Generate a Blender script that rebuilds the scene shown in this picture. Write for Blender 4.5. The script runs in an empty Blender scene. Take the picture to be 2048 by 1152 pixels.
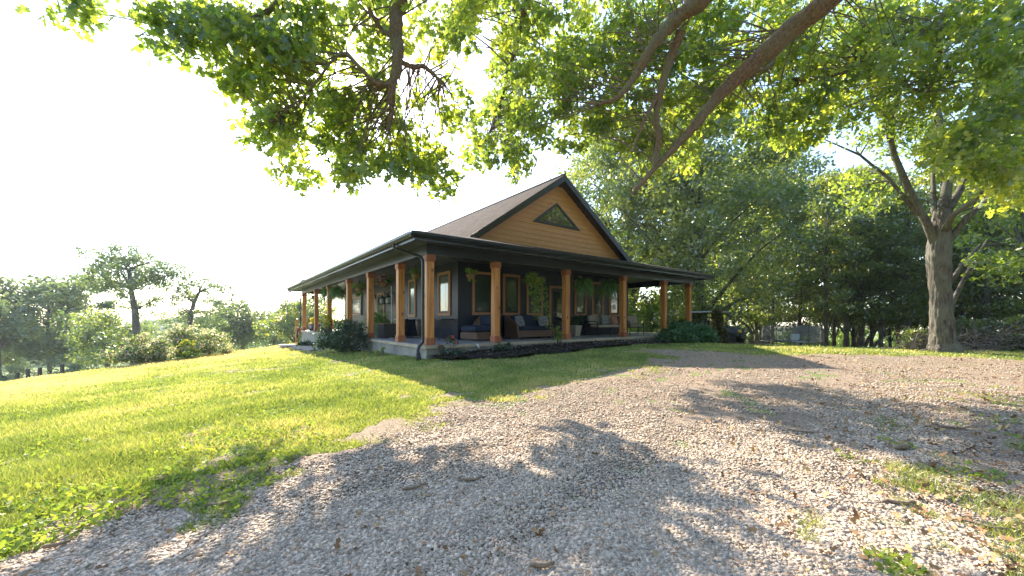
import bpy, math, random
import numpy as np
from mathutils import Vector, Matrix

rng = np.random.default_rng(11)
random.seed(11)
C = bpy.context.scene.collection
F = 770.0                                        # focal length in photo pixels

# ------------------------------------------------------------------ helpers
def W(u, v, Y):
    return np.array([(u - 1024) / F * Y, Y, (640 - v) / F * Y])

def smooth(e0, e1, x):
    t = np.clip((x - e0) / (e1 - e0), 0, 1)
    return t * t * (3 - 2 * t)

def splus(x, k=1.0):
    return np.logaddexp(0, np.asarray(x, float) * k) / k

def hash2(ix, iy, s):
    h = (ix.astype(np.int64) * 374761393 + iy.astype(np.int64) * 668265263 + s * 974711) & 0x7fffffff
    h = ((h ^ (h >> 13)) * 1274126177) & 0x7fffffff
    return ((h ^ (h >> 16)) & 0xffff) / 65535.0

def vnoise(x, y, sc, s=0):
    x = np.asarray(x, float) / sc; y = np.asarray(y, float) / sc
    ix = np.floor(x); iy = np.floor(y); fx = x - ix; fy = y - iy
    fx = fx * fx * (3 - 2 * fx); fy = fy * fy * (3 - 2 * fy)
    a = hash2(ix, iy, s); b = hash2(ix + 1, iy, s); c = hash2(ix, iy + 1, s); d = hash2(ix + 1, iy + 1, s)
    return (a * (1 - fx) + b * fx) * (1 - fy) + (c * (1 - fx) + d * fx) * fy

# house frame: origin at the near outer beam corner, slab top at local z = 0
P0 = np.array([-2.235, 10.065]); HZ = -0.667
AX = np.array([0.79496, 0.60666]); BX = np.array([-0.60666, 0.79496])
HROT = math.atan2(AX[1], AX[0])
LX, LY, D, OV = 13.7, 19.0, 2.13, 0.577
def H(x, y, z=0.0):
    p = P0 + AX * x + BX * y
    return (p[0], p[1], HZ + z)
def to_local(x, y):
    dx = np.asarray(x) - P0[0]; dy = np.asarray(y) - P0[1]
    return dx * AX[0] + dy * AX[1], dx * BX[0] + dy * BX[1]

def G(x, y):
    x = np.asarray(x, float); y = np.asarray(y, float)
    xl = -splus(-(np.clip(x, -14.2, 1e9) + 2.2), 1.5)
    z = -1.0 + 0.064 * xl
    z = z + 0.02 * np.clip(x + 2.2, 0, 8) - 0.03 * np.clip(x - 7, 0, 6)
    wl = smooth(1.0, -4.0, x)
    z = z + wl * 0.015 * (np.clip(y, 0, 27) - 10) + (1 - wl) * 0.03 * (np.clip(y, -3, 11) - 10)
    d = np.maximum(-14.0 - x, 0)
    z = z - np.where(d < 1, .14 * d * d, np.where(d < 6, .14 + .28 * (d - 1), 1.54 + .1 * (np.minimum(d, 70) - 6)))
    rate = np.clip(.045 + .004 * (x - 12.4), .045, .09)
    wr = smooth(2.0, 6.0, x)
    z = z - wr * np.minimum(rate * splus(y - 12.2, 2), 3.2)
    z = z - (1 - wr) * smooth(-30, 0, -np.abs(x + 6) + 26) * np.minimum(.1 * np.maximum(y - 28, 0), 6)
    z = z - np.clip((np.hypot(x, y) - 60) * .02, 0, 6)
    return z

def g1(x, y):
    return float(G(np.array([x]), np.array([y]))[0])

def ground_pix(u, v):
    Y = np.arange(1.2, 90, .02)
    X = (u - 1024) / F * Y; Z = (640 - v) / F * Y
    k = np.argmax(Z < G(X, Y))
    return (X[k], Y[k])

def in_poly(px, py, poly):
    px = np.asarray(px); py = np.asarray(py); inside = np.zeros(px.shape, bool)
    n = len(poly)
    for i in range(n):
        x1, y1 = poly[i]; x2, y2 = poly[(i + 1) % n]
        c = ((y1 > py) != (y2 > py)) & (px < (x2 - x1) * (py - y1) / ((y2 - y1) + 1e-12) + x1)
        inside ^= c
    return inside

def raw_mesh(name, V, Fs, mat, parent=None, tint=None, smooth_=False):
    V = np.ascontiguousarray(V, np.float32)
    if isinstance(Fs, np.ndarray): Fs = [Fs]
    Fs = [f for f in Fs if len(f)]
    me = bpy.data.meshes.new(name)
    me.vertices.add(len(V)); me.vertices.foreach_set('co', V.ravel())
    loops = np.concatenate([np.asarray(f, np.int32).ravel() for f in Fs])
    sizes = np.concatenate([np.full(len(f), f.shape[1], np.int32) for f in Fs])
    starts = np.concatenate([[0], np.cumsum(sizes)[:-1]]).astype(np.int32)
    me.loops.add(len(loops)); me.loops.foreach_set('vertex_index', loops)
    me.polygons.add(len(sizes)); me.polygons.foreach_set('loop_start', starts)
    if smooth_: me.polygons.foreach_set('use_smooth', np.ones(len(sizes), bool))
    me.update(calc_edges=True)
    if tint is not None:
        a = me.attributes.new('tint', 'FLOAT', 'POINT')
        a.data.foreach_set('value', np.ascontiguousarray(tint, np.float32))
    me.materials.append(mat)
    o = bpy.data.objects.new(name, me); C.objects.link(o)
    if parent: o.parent = parent
    return o

class MB:
    def __init__(s): s.v = []; s.f = []
    def add(s, vs, fs):
        n = len(s.v); s.v += [tuple(map(float, p)) for p in vs]; s.f += [tuple(i + n for i in f) for f in fs]; return s
    def box(s, x0, x1, y0, y1, z0, z1, m=None):
        vs = [(x, y, z) for z in (z0, z1) for x, y in ((x0, y0), (x1, y0), (x1, y1), (x0, y1))]
        if m is not None: vs = [tuple(m @ Vector(p)) for p in vs]
        return s.add(vs, [(0, 3, 2, 1), (4, 5, 6, 7), (0, 1, 5, 4), (1, 2, 6, 5), (2, 3, 7, 6), (3, 0, 4, 7)])
    def prism(s, poly, h):                       # poly: list of 3-D points, h: extrusion vector
        n = len(poly); h = Vector(h)
        vs = [tuple(p) for p in poly] + [tuple(Vector(p) + h) for p in poly]
        return s.add(vs, [tuple(range(n))[::-1], tuple(range(n, 2 * n))] + [(i, (i + 1) % n, n + (i + 1) % n, n + i) for i in range(n)])
    def tube(s, pts, r, n=8, cap=True, rough=0, seed=0):
        pts = [Vector(p) for p in pts]; m = len(pts)
        rs = r if hasattr(r, '__len__') else [r] * m
        up = None; vs = []
        if rough:
            kk, ii = np.meshgrid(np.arange(n), np.arange(m)); rn = (vnoise(kk, ii, 1.6, seed + 5) - .5) * .5 + (vnoise(kk * 1.0, ii * .22, 1.05, seed) - .5) * 1.2 + (vnoise(kk, ii, 5.5, seed + 9) - .5) * 1.0
        for i, p in enumerate(pts):
            t = (pts[min(i + 1, m - 1)] - pts[max(i - 1, 0)]).normalized()
            if up is None: up = t.orthogonal().normalized()
            up = (up - t * up.dot(t)).normalized(); w = t.cross(up)
            for k in range(n):
                a = 2 * math.pi * k / n
                vs.append(p + (up * math.cos(a) + w * math.sin(a)) * rs[i] * (1 + (rough * rn[i][k] if rough else 0)))
        fs = [(i * n + k, i * n + (k + 1) % n, (i + 1) * n + (k + 1) % n, (i + 1) * n + k) for i in range(m - 1) for k in range(n)]
        if cap: fs += [tuple(range(n))[::-1], tuple(range((m - 1) * n, m * n))]
        return s.add(vs, fs)
    def lathe(s, prof, c=(0, 0, 0), n=16):       # prof: [(r, z)]
        vs = [(c[0] + r * math.cos(2 * math.pi * k / n), c[1] + r * math.sin(2 * math.pi * k / n), c[2] + z) for r, z in prof for k in range(n)]
        m = len(prof)
        fs = [(i * n + k, i * n + (k + 1) % n, (i + 1) * n + (k + 1) % n, (i + 1) * n + k) for i in range(m - 1) for k in range(n)]
        fs += [tuple(range(n))[::-1], tuple(range((m - 1) * n, m * n))]
        return s.add(vs, fs)
    def cushion(s, x0, x1, y0, y1, z0, z1, m=None, b=.3):   # a box with pillowed faces
        n = 6; g = [-1 + 2 * i / n for i in range(n + 1)]; c = Vector(((x0 + x1) / 2, (y0 + y1) / 2, (z0 + z1) / 2)); hs = Vector(((x1 - x0) / 2, (y1 - y0) / 2, (z1 - z0) / 2))
        for ax in range(3):
            for sg in (-1, 1):
                vs = []
                for a in g:
                    for bb in g:
                        p = [0, 0, 0]; p[ax] = sg; p[(ax + 1) % 3] = a; p[(ax + 2) % 3] = bb
                        q = Vector(p); l = (abs(p[0]) ** 5 + abs(p[1]) ** 5 + abs(p[2]) ** 5) ** .2
                        q = q / l
                        q = Vector((q.x * hs.x, q.y * hs.y, q.z * hs.z)) + c
                        vs.append(tuple(m @ q) if m is not None else tuple(q))
                k = n + 1
                fs = [(i * k + j, (i + 1) * k + j, (i + 1) * k + j + 1, i * k + j + 1) for i in range(n) for j in range(n)]
                s.add(vs, fs if sg > 0 else [f[::-1] for f in fs])
        return s
    def build(s, name, mat, parent=None, smooth_=False, bevel=0):
        me = bpy.data.meshes.new(name); me.from_pydata(s.v, [], s.f); me.update()
        if smooth_: me.polygons.foreach_set('use_smooth', [True] * len(me.polygons))
        me.materials.append(mat)
        o = bpy.data.objects.new(name, me); C.objects.link(o)
        if parent: o.parent = parent
        if bevel:
            b = o.modifiers.new('b', 'BEVEL'); b.width = bevel; b.segments = 2; b.limit_method = 'ANGLE'
        return o

def tag(o, label=None, cat=None, group=None, kind=None):
    for k, v in (('label', label), ('category', cat), ('group', group), ('kind', kind)):
        if v: o[k] = v
    return o
def thing(name, label, cat, loc=(0, 0, 0), rz=0, group=None):
    o = bpy.data.objects.new(name, None); C.objects.link(o); o.empty_display_size = .1
    o.location = loc; o.rotation_euler = (0, 0, rz)
    return tag(o, label, cat, group)
def on_porch(name, label, cat, x, y, z=0, rz=0, group=None):
    return thing(name, label, cat, H(x, y, z), HROT + rz, group)
def dup(o, loc, rz, sc=1.0, label=None, scz=None, group=None):
    r = o.copy(); C.objects.link(r); r.location = loc; r.rotation_euler = (0, 0, rz); r.scale = (sc, sc, scz or sc)
    if label: r['label'] = label
    if group: r['group'] = group
    for ch in list(o.children):
        c = ch.copy(); C.objects.link(c); c.parent = r
        for g in list(ch.children):
            e = g.copy(); C.objects.link(e); e.parent = c
    return r

# ------------------------------------------------------------------ materials
def nodes(name):
    m = bpy.data.materials.new(name); m.use_nodes = True; nt = m.node_tree; nt.nodes.clear()
    return m, nt, (lambda t, **k: newnode(nt, t, k))
def newnode(nt, t, k):
    n = nt.nodes.new(t)
    for a, b in k.items():
        if a.startswith('i_'):
            key = a[2:]; key = int(key) if key.isdigit() else key.replace('_', ' ')
            n.inputs[key].default_value = b
        else: setattr(n, a, b)
    return n
def col(c, k=1.0): return (min(c[0] * k, 1), min(c[1] * k, 1), min(c[2] * k, 1), 1)
def ramp(nt, stops):
    r = nt.nodes.new('ShaderNodeValToRGB'); e = r.color_ramp.elements
    while len(e) < len(stops): e.new(.5)
    for el, (p, c) in zip(e, stops): el.position = p; el.color = col(c)
    return r

def pmat(name, base, rough=.6, var=.25, scale=6, bump=0, bscale=60, stretch=(1, 1, 1), metallic=0, ior=1.45, second=None):
    m, nt, N = nodes(name); L = nt.links.new
    tc = N('ShaderNodeTexCoord'); mp = N('ShaderNodeMapping'); mp.inputs['Scale'].default_value = stretch
    L(tc.outputs['Object'], mp.inputs['Vector'])
    no = N('ShaderNodeTexNoise', i_Scale=scale, i_Detail=6.0, i_Roughness=.6); L(mp.outputs[0], no.inputs['Vector'])
    lo = second or tuple(c * (1 - var) for c in base)
    r = ramp(nt, [(.3, lo), (.7, tuple(c * (1 + var) for c in base))]); L(no.outputs['Fac'], r.inputs['Fac'])
    b = N('ShaderNodeBsdfPrincipled'); b.inputs['Roughness'].default_value = rough; b.inputs['Metallic'].default_value = metallic
    b.inputs['IOR'].default_value = ior
    L(r.outputs[0], b.inputs['Base Color'])
    if bump:
        n2 = N('ShaderNodeTexNoise', i_Scale=bscale, i_Detail=4.0); L(mp.outputs[0], n2.inputs['Vector'])
        bp = N('ShaderNodeBump', i_Strength=bump, i_Distance=.02); L(n2.outputs['Fac'], bp.inputs['Height']); L(bp.outputs[0], b.inputs['Normal'])
    o = N('ShaderNodeOutputMaterial'); L(b.outputs[0], o.inputs[0])
    return m

def wood(name, light, dark, knot=True, axis='z'):
    m, nt, N = nodes(name); L = nt.links.new
    tc = N('ShaderNodeTexCoord'); mp = N('ShaderNodeMapping')
    mp.inputs['Scale'].default_value = {'z': (14, 14, .9), 'x': (.9, 14, 14), 'y': (14, .9, 14)}[axis]
    oi = N('ShaderNodeObjectInfo'); ad = N('ShaderNodeVectorMath', operation='ADD'); cx = N('ShaderNodeCombineXYZ')
    ml = N('ShaderNodeMath', operation='MULTIPLY', i_1=37.0); L(oi.outputs['Random'], ml.inputs[0]); L(ml.outputs[0], cx.inputs['Z']); L(ml.outputs[0], cx.inputs['X'])
    L(tc.outputs['Object'], ad.inputs[0]); L(cx.outputs[0], ad.inputs[1]); L(ad.outputs[0], mp.inputs['Vector'])
    no = N('ShaderNodeTexNoise', i_Scale=1.0, i_Detail=5.0, i_Distortion=.6); L(mp.outputs[0], no.inputs['Vector'])
    r = ramp(nt, [(.3, dark), (.5, tuple((a + b) / 2 for a, b in zip(light, dark))), (.68, light)]); L(no.outputs['Fac'], r.inputs['Fac'])
    vo = N('ShaderNodeTexVoronoi', i_Scale=3.2); mp2 = N('ShaderNodeMapping'); mp2.inputs['Scale'].default_value = (1.3, 1.3, .8)
    L(ad.outputs[0], mp2.inputs['Vector']); L(mp2.outputs[0], vo.inputs['Vector'])
    kr = N('ShaderNodeMapRange', i_1=.08, i_2=.18, i_3=.9, i_4=0.0); L(vo.outputs['Distance'], kr.inputs[0])
    mx = N('ShaderNodeMix', data_type='RGBA'); L(kr.outputs[0], mx.inputs[0]); L(r.outputs[0], mx.inputs[6]); mx.inputs[7].default_value = col(dark, .3)
    b = N('ShaderNodeBsdfPrincipled', i_Roughness=.5); L((mx.outputs[2] if knot else r.outputs[0]), b.inputs['Base Color'])
    bp = N('ShaderNodeBump', i_Strength=.25, i_Distance=.01); L(no.outputs['Fac'], bp.inputs['Height']); L(bp.outputs[0], b.inputs['Normal'])
    o = N('ShaderNodeOutputMaterial'); L(b.outputs[0], o.inputs[0])
    return m

def leafmat(name, c0, c1, c2, trans=.5, tk=1.5, gloss=.06, rough=.4):
    m, nt, N = nodes(name); L = nt.links.new
    at = N('ShaderNodeAttribute', attribute_name='tint')
    r = ramp(nt, [(0, c0), (.55, c1), (1, c2)]); L(at.outputs['Fac'], r.inputs['Fac'])
    d = N('ShaderNodeBsdfDiffuse'); t = N('ShaderNodeBsdfTranslucent'); g = N('ShaderNodeBsdfGlossy', i_Roughness=rough); g.inputs['Color'].default_value = (1, 1, 1, 1)
    hs = N('ShaderNodeMix', data_type='RGBA', blend_type='MULTIPLY'); hs.inputs[0].default_value = 1; L(r.outputs[0], hs.inputs[6]); hs.inputs[7].default_value = (tk * 1.12, tk, tk * .5, 1)
    L(r.outputs[0], d.inputs['Color']); L(hs.outputs[2], t.inputs['Color'])
    a = N('ShaderNodeMixShader'); a.inputs[0].default_value = trans; L(d.outputs[0], a.inputs[1]); L(t.outputs[0], a.inputs[2])
    b = N('ShaderNodeMixShader'); b.inputs[0].default_value = gloss; L(a.outputs[0], b.inputs[1]); L(g.outputs[0], b.inputs[2])
    o = N('ShaderNodeOutputMaterial'); L(b.outputs[0], o.inputs[0])
    return m

def tintmat(name, stops, rough=.8, nscale=40, namt=.3):
    m, nt, N = nodes(name); L = nt.links.new
    at = N('ShaderNodeAttribute', attribute_name='tint'); r = ramp(nt, stops); L(at.outputs['Fac'], r.inputs['Fac'])
    tc = N('ShaderNodeTexCoord'); no = N('ShaderNodeTexNoise', i_Scale=float(nscale), i_Detail=4.0); L(tc.outputs['Object'], no.inputs['Vector'])
    mr = N('ShaderNodeMapRange', i_3=1 - namt, i_4=1 + namt); L(no.outputs['Fac'], mr.inputs[0])
    mx = N('ShaderNodeMix', data_type='RGBA', blend_type='MULTIPLY'); mx.inputs[0].default_value = 1; L(r.outputs[0], mx.inputs[6]); L(mr.outputs[0], mx.inputs[7])
    b = N('ShaderNodeBsdfPrincipled', i_Roughness=rough); L(mx.outputs[2], b.inputs['Base Color'])
    o = N('ShaderNodeOutputMaterial'); L(b.outputs[0], o.inputs[0])
    return m

def barkmat(name, light, dark, sc=9):
    m, nt, N = nodes(name); L = nt.links.new
    tc = N('ShaderNodeTexCoord'); mp = N('ShaderNodeMapping'); mp.inputs['Scale'].default_value = (1, 1, .16); L(tc.outputs['Object'], mp.inputs['Vector'])
    no = N('ShaderNodeTexNoise', i_Scale=sc * 1.6, i_Detail=7.0, i_Roughness=.7, i_Distortion=.5); L(mp.outputs[0], no.inputs['Vector'])
    r = ramp(nt, [(.35, dark), (.62, light)]); L(no.outputs['Fac'], r.inputs['Fac'])
    n3 = N('ShaderNodeTexNoise', i_Scale=1.7, i_Detail=5.0); L(tc.outputs['Object'], n3.inputs['Vector'])
    mr = N('ShaderNodeMapRange', i_1=.45, i_2=.65, i_3=0.0, i_4=.6); L(n3.outputs['Fac'], mr.inputs[0])
    mx = N('ShaderNodeMix', data_type='RGBA'); L(mr.outputs[0], mx.inputs[0]); L(r.outputs[0], mx.inputs[6]); mx.inputs[7].default_value = (.22, .23, .17, 1)
    b = N('ShaderNodeBsdfPrincipled', i_Roughness=.9); L(mx.outputs[2], b.inputs['Base Color'])
    bp = N('ShaderNodeBump', i_Strength=.9, i_Distance=.04); L(no.outputs['Fac'], bp.inputs['Height']); L(bp.outputs[0], b.inputs['Normal'])
    o = N('ShaderNodeOutputMaterial'); L(b.outputs[0], o.inputs[0])
    return m

def groundmat(name, cols, sc, vor=0, vs=30, bump=.5):
    m, nt, N = nodes(name); L = nt.links.new
    tc = N('ShaderNodeTexCoord')
    n1 = N('ShaderNodeTexNoise', i_Scale=sc, i_Detail=8.0, i_Roughness=.65); L(tc.outputs['Object'], n1.inputs['Vector'])
    r = ramp(nt, cols); L(n1.outputs['Fac'], r.inputs['Fac'])
    n2 = N('ShaderNodeTexNoise', i_Scale=35.0, i_Detail=5.0, i_Roughness=.7); L(tc.outputs['Object'], n2.inputs['Vector'])
    mr = N('ShaderNodeMapRange', i_1=.3, i_2=.7, i_3=.65, i_4=1.3); L(n2.outputs['Fac'], mr.inputs[0])
    mx = N('ShaderNodeMix', data_type='RGBA', blend_type='MULTIPLY'); mx.inputs[0].default_value = 1; L(r.outputs[0], mx.inputs[6]); L(mr.outputs[0], mx.inputs[7])
    b = N('ShaderNodeBsdfPrincipled', i_Roughness=.95); last = mx.outputs[2]; hgt = n2.outputs['Fac']
    if vor:
        v = N('ShaderNodeTexVoronoi', i_Scale=float(vs)); L(tc.outputs['Object'], v.inputs['Vector'])
        sp = N('ShaderNodeSeparateColor'); L(v.outputs['Color'], sp.inputs[0])
        m2 = N('ShaderNodeMapRange', i_3=.6, i_4=1.35); L(sp.outputs[0], m2.inputs[0])
        x2 = N('ShaderNodeMix', data_type='RGBA', blend_type='MULTIPLY'); x2.inputs[0].default_value = vor; L(last, x2.inputs[6]); L(m2.outputs[0], x2.inputs[7]); last = x2.outputs[2]
        hgt = v.outputs['Distance']
    L(last, b.inputs['Base Color'])
    bp = N('ShaderNodeBump', i_Strength=bump, i_Distance=.03); L(hgt, bp.inputs['Height']); L(bp.outputs[0], b.inputs['Normal'])
    o = N('ShaderNodeOutputMaterial'); L(b.outputs[0], o.inputs[0])
    return m

def roofmat():
    m, nt, N = nodes('shingles'); L = nt.links.new
    tc = N('ShaderNodeTexCoord'); s = N('ShaderNodeSeparateXYZ'); c = N('ShaderNodeCombineXYZ'); L(tc.outputs['Object'], s.inputs[0]); L(s.outputs[1], c.inputs[0])
    k = N('ShaderNodeMath', operation='MULTIPLY', i_1=1.75); L(s.outputs[2], k.inputs[0]); L(k.outputs[0], c.inputs[1])
    br = N('ShaderNodeTexBrick', i_Scale=1.0, offset=.5); br.inputs['Color1'].default_value = (.085, .066, .06, 1); br.inputs['Color2'].default_value = (.04, .032, .03, 1); br.inputs['Mortar'].default_value = (.05, .04, .04, 1)
    br.inputs['Brick Width'].default_value = .28; br.inputs['Row Height'].default_value = .14; br.inputs['Mortar Size'].default_value = .008; L(c.outputs[0], br.inputs['Vector'])
    no = N('ShaderNodeTexNoise', i_Scale=25.0, i_Detail=6.0); L(tc.outputs['Object'], no.inputs['Vector']); mr = N('ShaderNodeMapRange', i_1=.3, i_2=.7, i_3=.6, i_4=1.5); L(no.outputs['Fac'], mr.inputs[0])
    mx = N('ShaderNodeMix', data_type='RGBA', blend_type='MULTIPLY'); mx.inputs[0].default_value = 1; L(br.outputs[0], mx.inputs[6]); L(mr.outputs[0], mx.inputs[7])
    b = N('ShaderNodeBsdfPrincipled', i_Roughness=1.0); b.inputs['Specular IOR Level'].default_value = .05; L(mx.outputs[2], b.inputs['Base Color'])
    o = N('ShaderNodeOutputMaterial'); L(b.outputs[0], o.inputs[0]); return m

def netmat(name, c, op):
    m, nt, N = nodes(name); L = nt.links.new
    t = N('ShaderNodeBsdfTransparent'); d = N('ShaderNodeBsdfDiffuse'); d.inputs['Color'].default_value = col(c)
    no = N('ShaderNodeTexNoise', i_Scale=2.2, i_Detail=2.0); tc = N('ShaderNodeTexCoord'); L(tc.outputs['Object'], no.inputs['Vector'])
    mr = N('ShaderNodeMapRange', i_1=.35, i_2=.65, i_3=op - .12, i_4=op + .12); L(no.outputs['Fac'], mr.inputs[0])
    x = N('ShaderNodeMixShader'); L(mr.outputs[0], x.inputs[0]); L(t.outputs[0], x.inputs[1]); L(d.outputs[0], x.inputs[2])
    o = N('ShaderNodeOutputMaterial'); L(x.outputs[0], o.inputs[0]); return m

def stripemat(name, a, b, sc, axis=0):
    m, nt, N = nodes(name); L = nt.links.new
    tc = N('ShaderNodeTexCoord'); s = N('ShaderNodeSeparateXYZ'); L(tc.outputs['Object'], s.inputs[0])
    k = N('ShaderNodeMath', operation='MULTIPLY', i_1=sc); L(s.outputs[axis], k.inputs[0]); f = N('ShaderNodeMath', operation='FRACT'); L(k.outputs[0], f.inputs[0])
    g = N('ShaderNodeMath', operation='GREATER_THAN', i_1=.5); L(f.outputs[0], g.inputs[0])
    mx = N('ShaderNodeMix', data_type='RGBA'); L(g.outputs[0], mx.inputs[0]); mx.inputs[6].default_value = col(a); mx.inputs[7].default_value = col(b)
    p = N('ShaderNodeBsdfPrincipled', i_Roughness=.85); L(mx.outputs[2], p.inputs['Base Color']); o = N('ShaderNodeOutputMaterial'); L(p.outputs[0], o.inputs[0]); return m

M = {}
M['wall'] = pmat('navy_wall_board', (.012, .019, .036), .36, .25, 14, .3, 30, ior=1.40)
M['trimdark'] = pmat('dark_metal_trim', (.022, .024, .032), .3, .12, 4, ior=1.45)
M['beam'] = pmat('charcoal_beam_paint', (.022, .026, .038), .32, .15, 5, ior=1.42)
M['soffit'] = pmat('soffit_panel', (.055, .06, .075), .3, .12, 3, ior=1.5)
M['roof'] = roofmat()
M['siding'] = pmat('tan_lap_siding', (.76, .375, .175), .65, .12, 5, .1, 80, (1, 1, 6))
M['casing'] = pmat('tan_window_casing', (.47, .225, .115), .6, .1, 5)
M['sash'] = pmat('black_sash', (.02, .02, .022), .4, .2, 5)
M['pane'] = pmat('window_glass', (.035, .05, .045), .03, .45, 1.2, ior=1.9)
M['panepale'] = pmat('window_glass_pale_blind', (.20, .235, .23), .05, .3, 1.2, ior=2.0)
M['panedark'] = pmat('window_glass_dark', (.03, .035, .04), .03, .3, 1.0, ior=2.0)
M['cedar'] = wood('cedar_post', (.76, .32, .09), (.42, .145, .038))
M['cedarred'] = wood('red_cedar_cap', (.48, .155, .06), (.30, .085, .035), False)
M['deckwood'] = wood('deck_wood', (.42, .22, .11), (.28, .13, .06), False, 'x')
M['concrete'] = pmat('slab_concrete', (.46, .38, .29), .85, .2, 3, .3, 40)
M['foundation'] = pmat('foundation_block', (.30, .28, .25), .9, .3, 2.5, .4, 25)
M['porchfloor'] = pmat('porch_floor', (.33, .32, .33), .45, .12, 1.5)
M['black'] = pmat('black_metal', (.018, .018, .02), .4, .2, 5)
M['blackpl'] = pmat('black_plastic', (.03, .032, .036), .5, .2, 5)
M['navy'] = pmat('navy_cushion', (.018, .03, .06), .85, .25, 8)
M['wicker'] = pmat('brown_wicker', (.16, .095, .065), .7, .45, 60, .8, 90)
M['beige'] = pmat('beige_cushion', (.42, .37, .31), .9, .12, 5)
M['patt'] = pmat('patterned_pillow', (.42, .42, .43), .9, .1, 17, second=(.02, .03, .06))
M['red'] = stripemat('red_striped_pillow', (.38, .06, .05), (.5, .38, .3), 22, 2)
M['pot'] = pmat('pale_planter', (.42, .38, .31), .8, .15, 4)
M['coco'] = pmat('coco_liner', (.26, .14, .06), .95, .35, 30, .5, 60)
M['greywood'] = wood('weathered_planter_board', (.17, .18, .19), (.09, .095, .11), False, 'y')
M['terracotta'] = pmat('terracotta', (.36, .15, .08), .85, .2, 5)
M['white'] = pmat('white_plastic', (.75, .75, .74), .4, .05, 4)
M['paper'] = pmat('paper_notice', (.72, .72, .70), .8, .2, 30)
M['mulch'] = groundmat('black_mulch', [(.3, (.012, .010, .010)), (.55, (.035, .028, .026)), (.8, (.06, .05, .045))], 9.0, .8, 26, 1.0)
M['flag'] = pmat('flagstone', (.30, .26, .22), .85, .3, 3, .5, 20)
M['lawn'] = groundmat('lawn_soil', [(.3, (.13, .16, .045)), (.48, (.15, .21, .045)), (.62, (.21, .23, .07)), (.8, (.25, .22, .11))], .55, 0, 30, .6)
M['gravel'] = groundmat('gravel_bed', [(.25, (.33, .27, .22)), (.45, (.42, .33, .255)), (.6, (.45, .335, .245)), (.75, (.40, .265, .175))], .5, .9, 62, 1.0)
M['stone'] = tintmat('crushed_stone', [(0, (.25, .20, .155)), (.45, (.52, .41, .31)), (.85, (.68, .57, .45)), (1, (.52, .32, .19))], .8, 30, .25)
M['litter'] = tintmat('dead_leaf', [(0, (.16, .085, .04)), (.5, (.34, .19, .09)), (1, (.46, .32, .14))], .8)
M['grass'] = leafmat('grass_blade', (.115, .18, .05), (.28, .345, .10), (.57, .50, .31), .5, 1.6, .05)
M['weed'] = leafmat('broad_weed', (.11, .20, .04), (.24, .34, .065), (.38, .43, .10), .45, 1.6, .03)
M['oakleaf'] = leafmat('oak_leaf', (.052, .10, .028), (.14, .205, .038), (.31, .35, .055), .62, 2.9, .08)
M['treeleaf'] = leafmat('tree_leaf', (.045, .088, .026), (.125, .185, .042), (.32, .34, .065), .52, 2.4, .10)
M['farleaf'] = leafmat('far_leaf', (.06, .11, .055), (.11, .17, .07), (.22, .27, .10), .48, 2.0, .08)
M['fern'] = leafmat('fern_leaf', (.06, .17, .028), (.12, .28, .04), (.25, .40, .07), .42, 1.5, .05)
M['vine'] = leafmat('vine_leaf', (.10, .2, .03), (.2, .32, .04), (.36, .45, .07), .4, 1.3, .05)
M['shrub'] = leafmat('shrub_leaf', (.02, .06, .03), (.035, .095, .04), (.08, .14, .05), .3, 1.3, .06)
M['juniper'] = leafmat('juniper_needle', (.04, .115, .06), (.075, .185, .085), (.13, .26, .11), .35, 1.5, .05)
M['conifer'] = leafmat('bronze_conifer', (.05, .07, .025), (.10, .10, .035), (.17, .11, .04), .3, 1.3, .04)
M['pink'] = leafmat('pink_petal', (.6, .08, .14), (.75, .16, .2), (.8, .35, .4), .4, 1.1, .03)
M['blossom'] = leafmat('white_blossom', (.6, .52, .48), (.76, .70, .67), (.85, .81, .80), .5, 1.3, .03)
M['yellow'] = leafmat('yellow_bloom', (.45, .42, .05), (.6, .55, .06), (.7, .62, .12), .4, 1.2, .03)
M['bark'] = barkmat('oak_bark', (.20, .175, .145), (.035, .028, .024), 13)
M['limbbark'] = barkmat('limb_bark', (.34, .215, .15), (.09, .055, .04), 16)
for n_ in M['limbbark'].node_tree.nodes:
    if n_.type == 'MAPPING': n_.inputs['Scale'].default_value = (1.3, .5, .7)
M['darkbark'] = barkmat('dark_bark', (.13, .105, .085), (.05, .04, .035))
M['deadwood'] = pmat('dead_wood', (.30, .22, .15), .9, .4, 10, .5, 40)
M['tyre'] = pmat('tyre_rubber', (.02, .02, .02), .85, .3, 20)
M['utvbody'] = pmat('dark_vehicle_plastic', (.04, .055, .075), .25, .2, 5, ior=1.6)
M['utvroof'] = pmat('vehicle_roof', (.42, .45, .48), .3, .1, 3, ior=1.6)
M['seat'] = pmat('vehicle_seat', (.04, .04, .045), .6, .2, 5)
M['lamp'] = pmat('amber_lens', (.75, .42, .03), .2, .1, 5)
M['steel'] = pmat('galvanised_steel', (.4, .4, .42), .35, .1, 5, metallic=.8)
M['greypl'] = pmat('grey_plastic', (.48, .50, .53), .5, .12, 5)
M['net'] = netmat('trampoline_net', (.24, .24, .25), .58)
M['tarp'] = pmat('net_fold', (.30, .28, .27), .8, .3, 3)
M['hill'] = groundmat('hill_woodland', [(.3, (.035, .07, .03)), (.7, (.07, .11, .045))], .06, 0, 30, .3)
M['redsoil'] = groundmat('red_soil', [(.3, (.40, .16, .09)), (.7, (.5, .25, .15))], .8, 0, 30, .3)
M['glasslamp'] = pmat('lantern_glass', (.42, .42, .40), .06, .3, 4, ior=1.5)
M['ball'] = pmat('rust_brown', (.16, .08, .05), .6, .3, 10)

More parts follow.
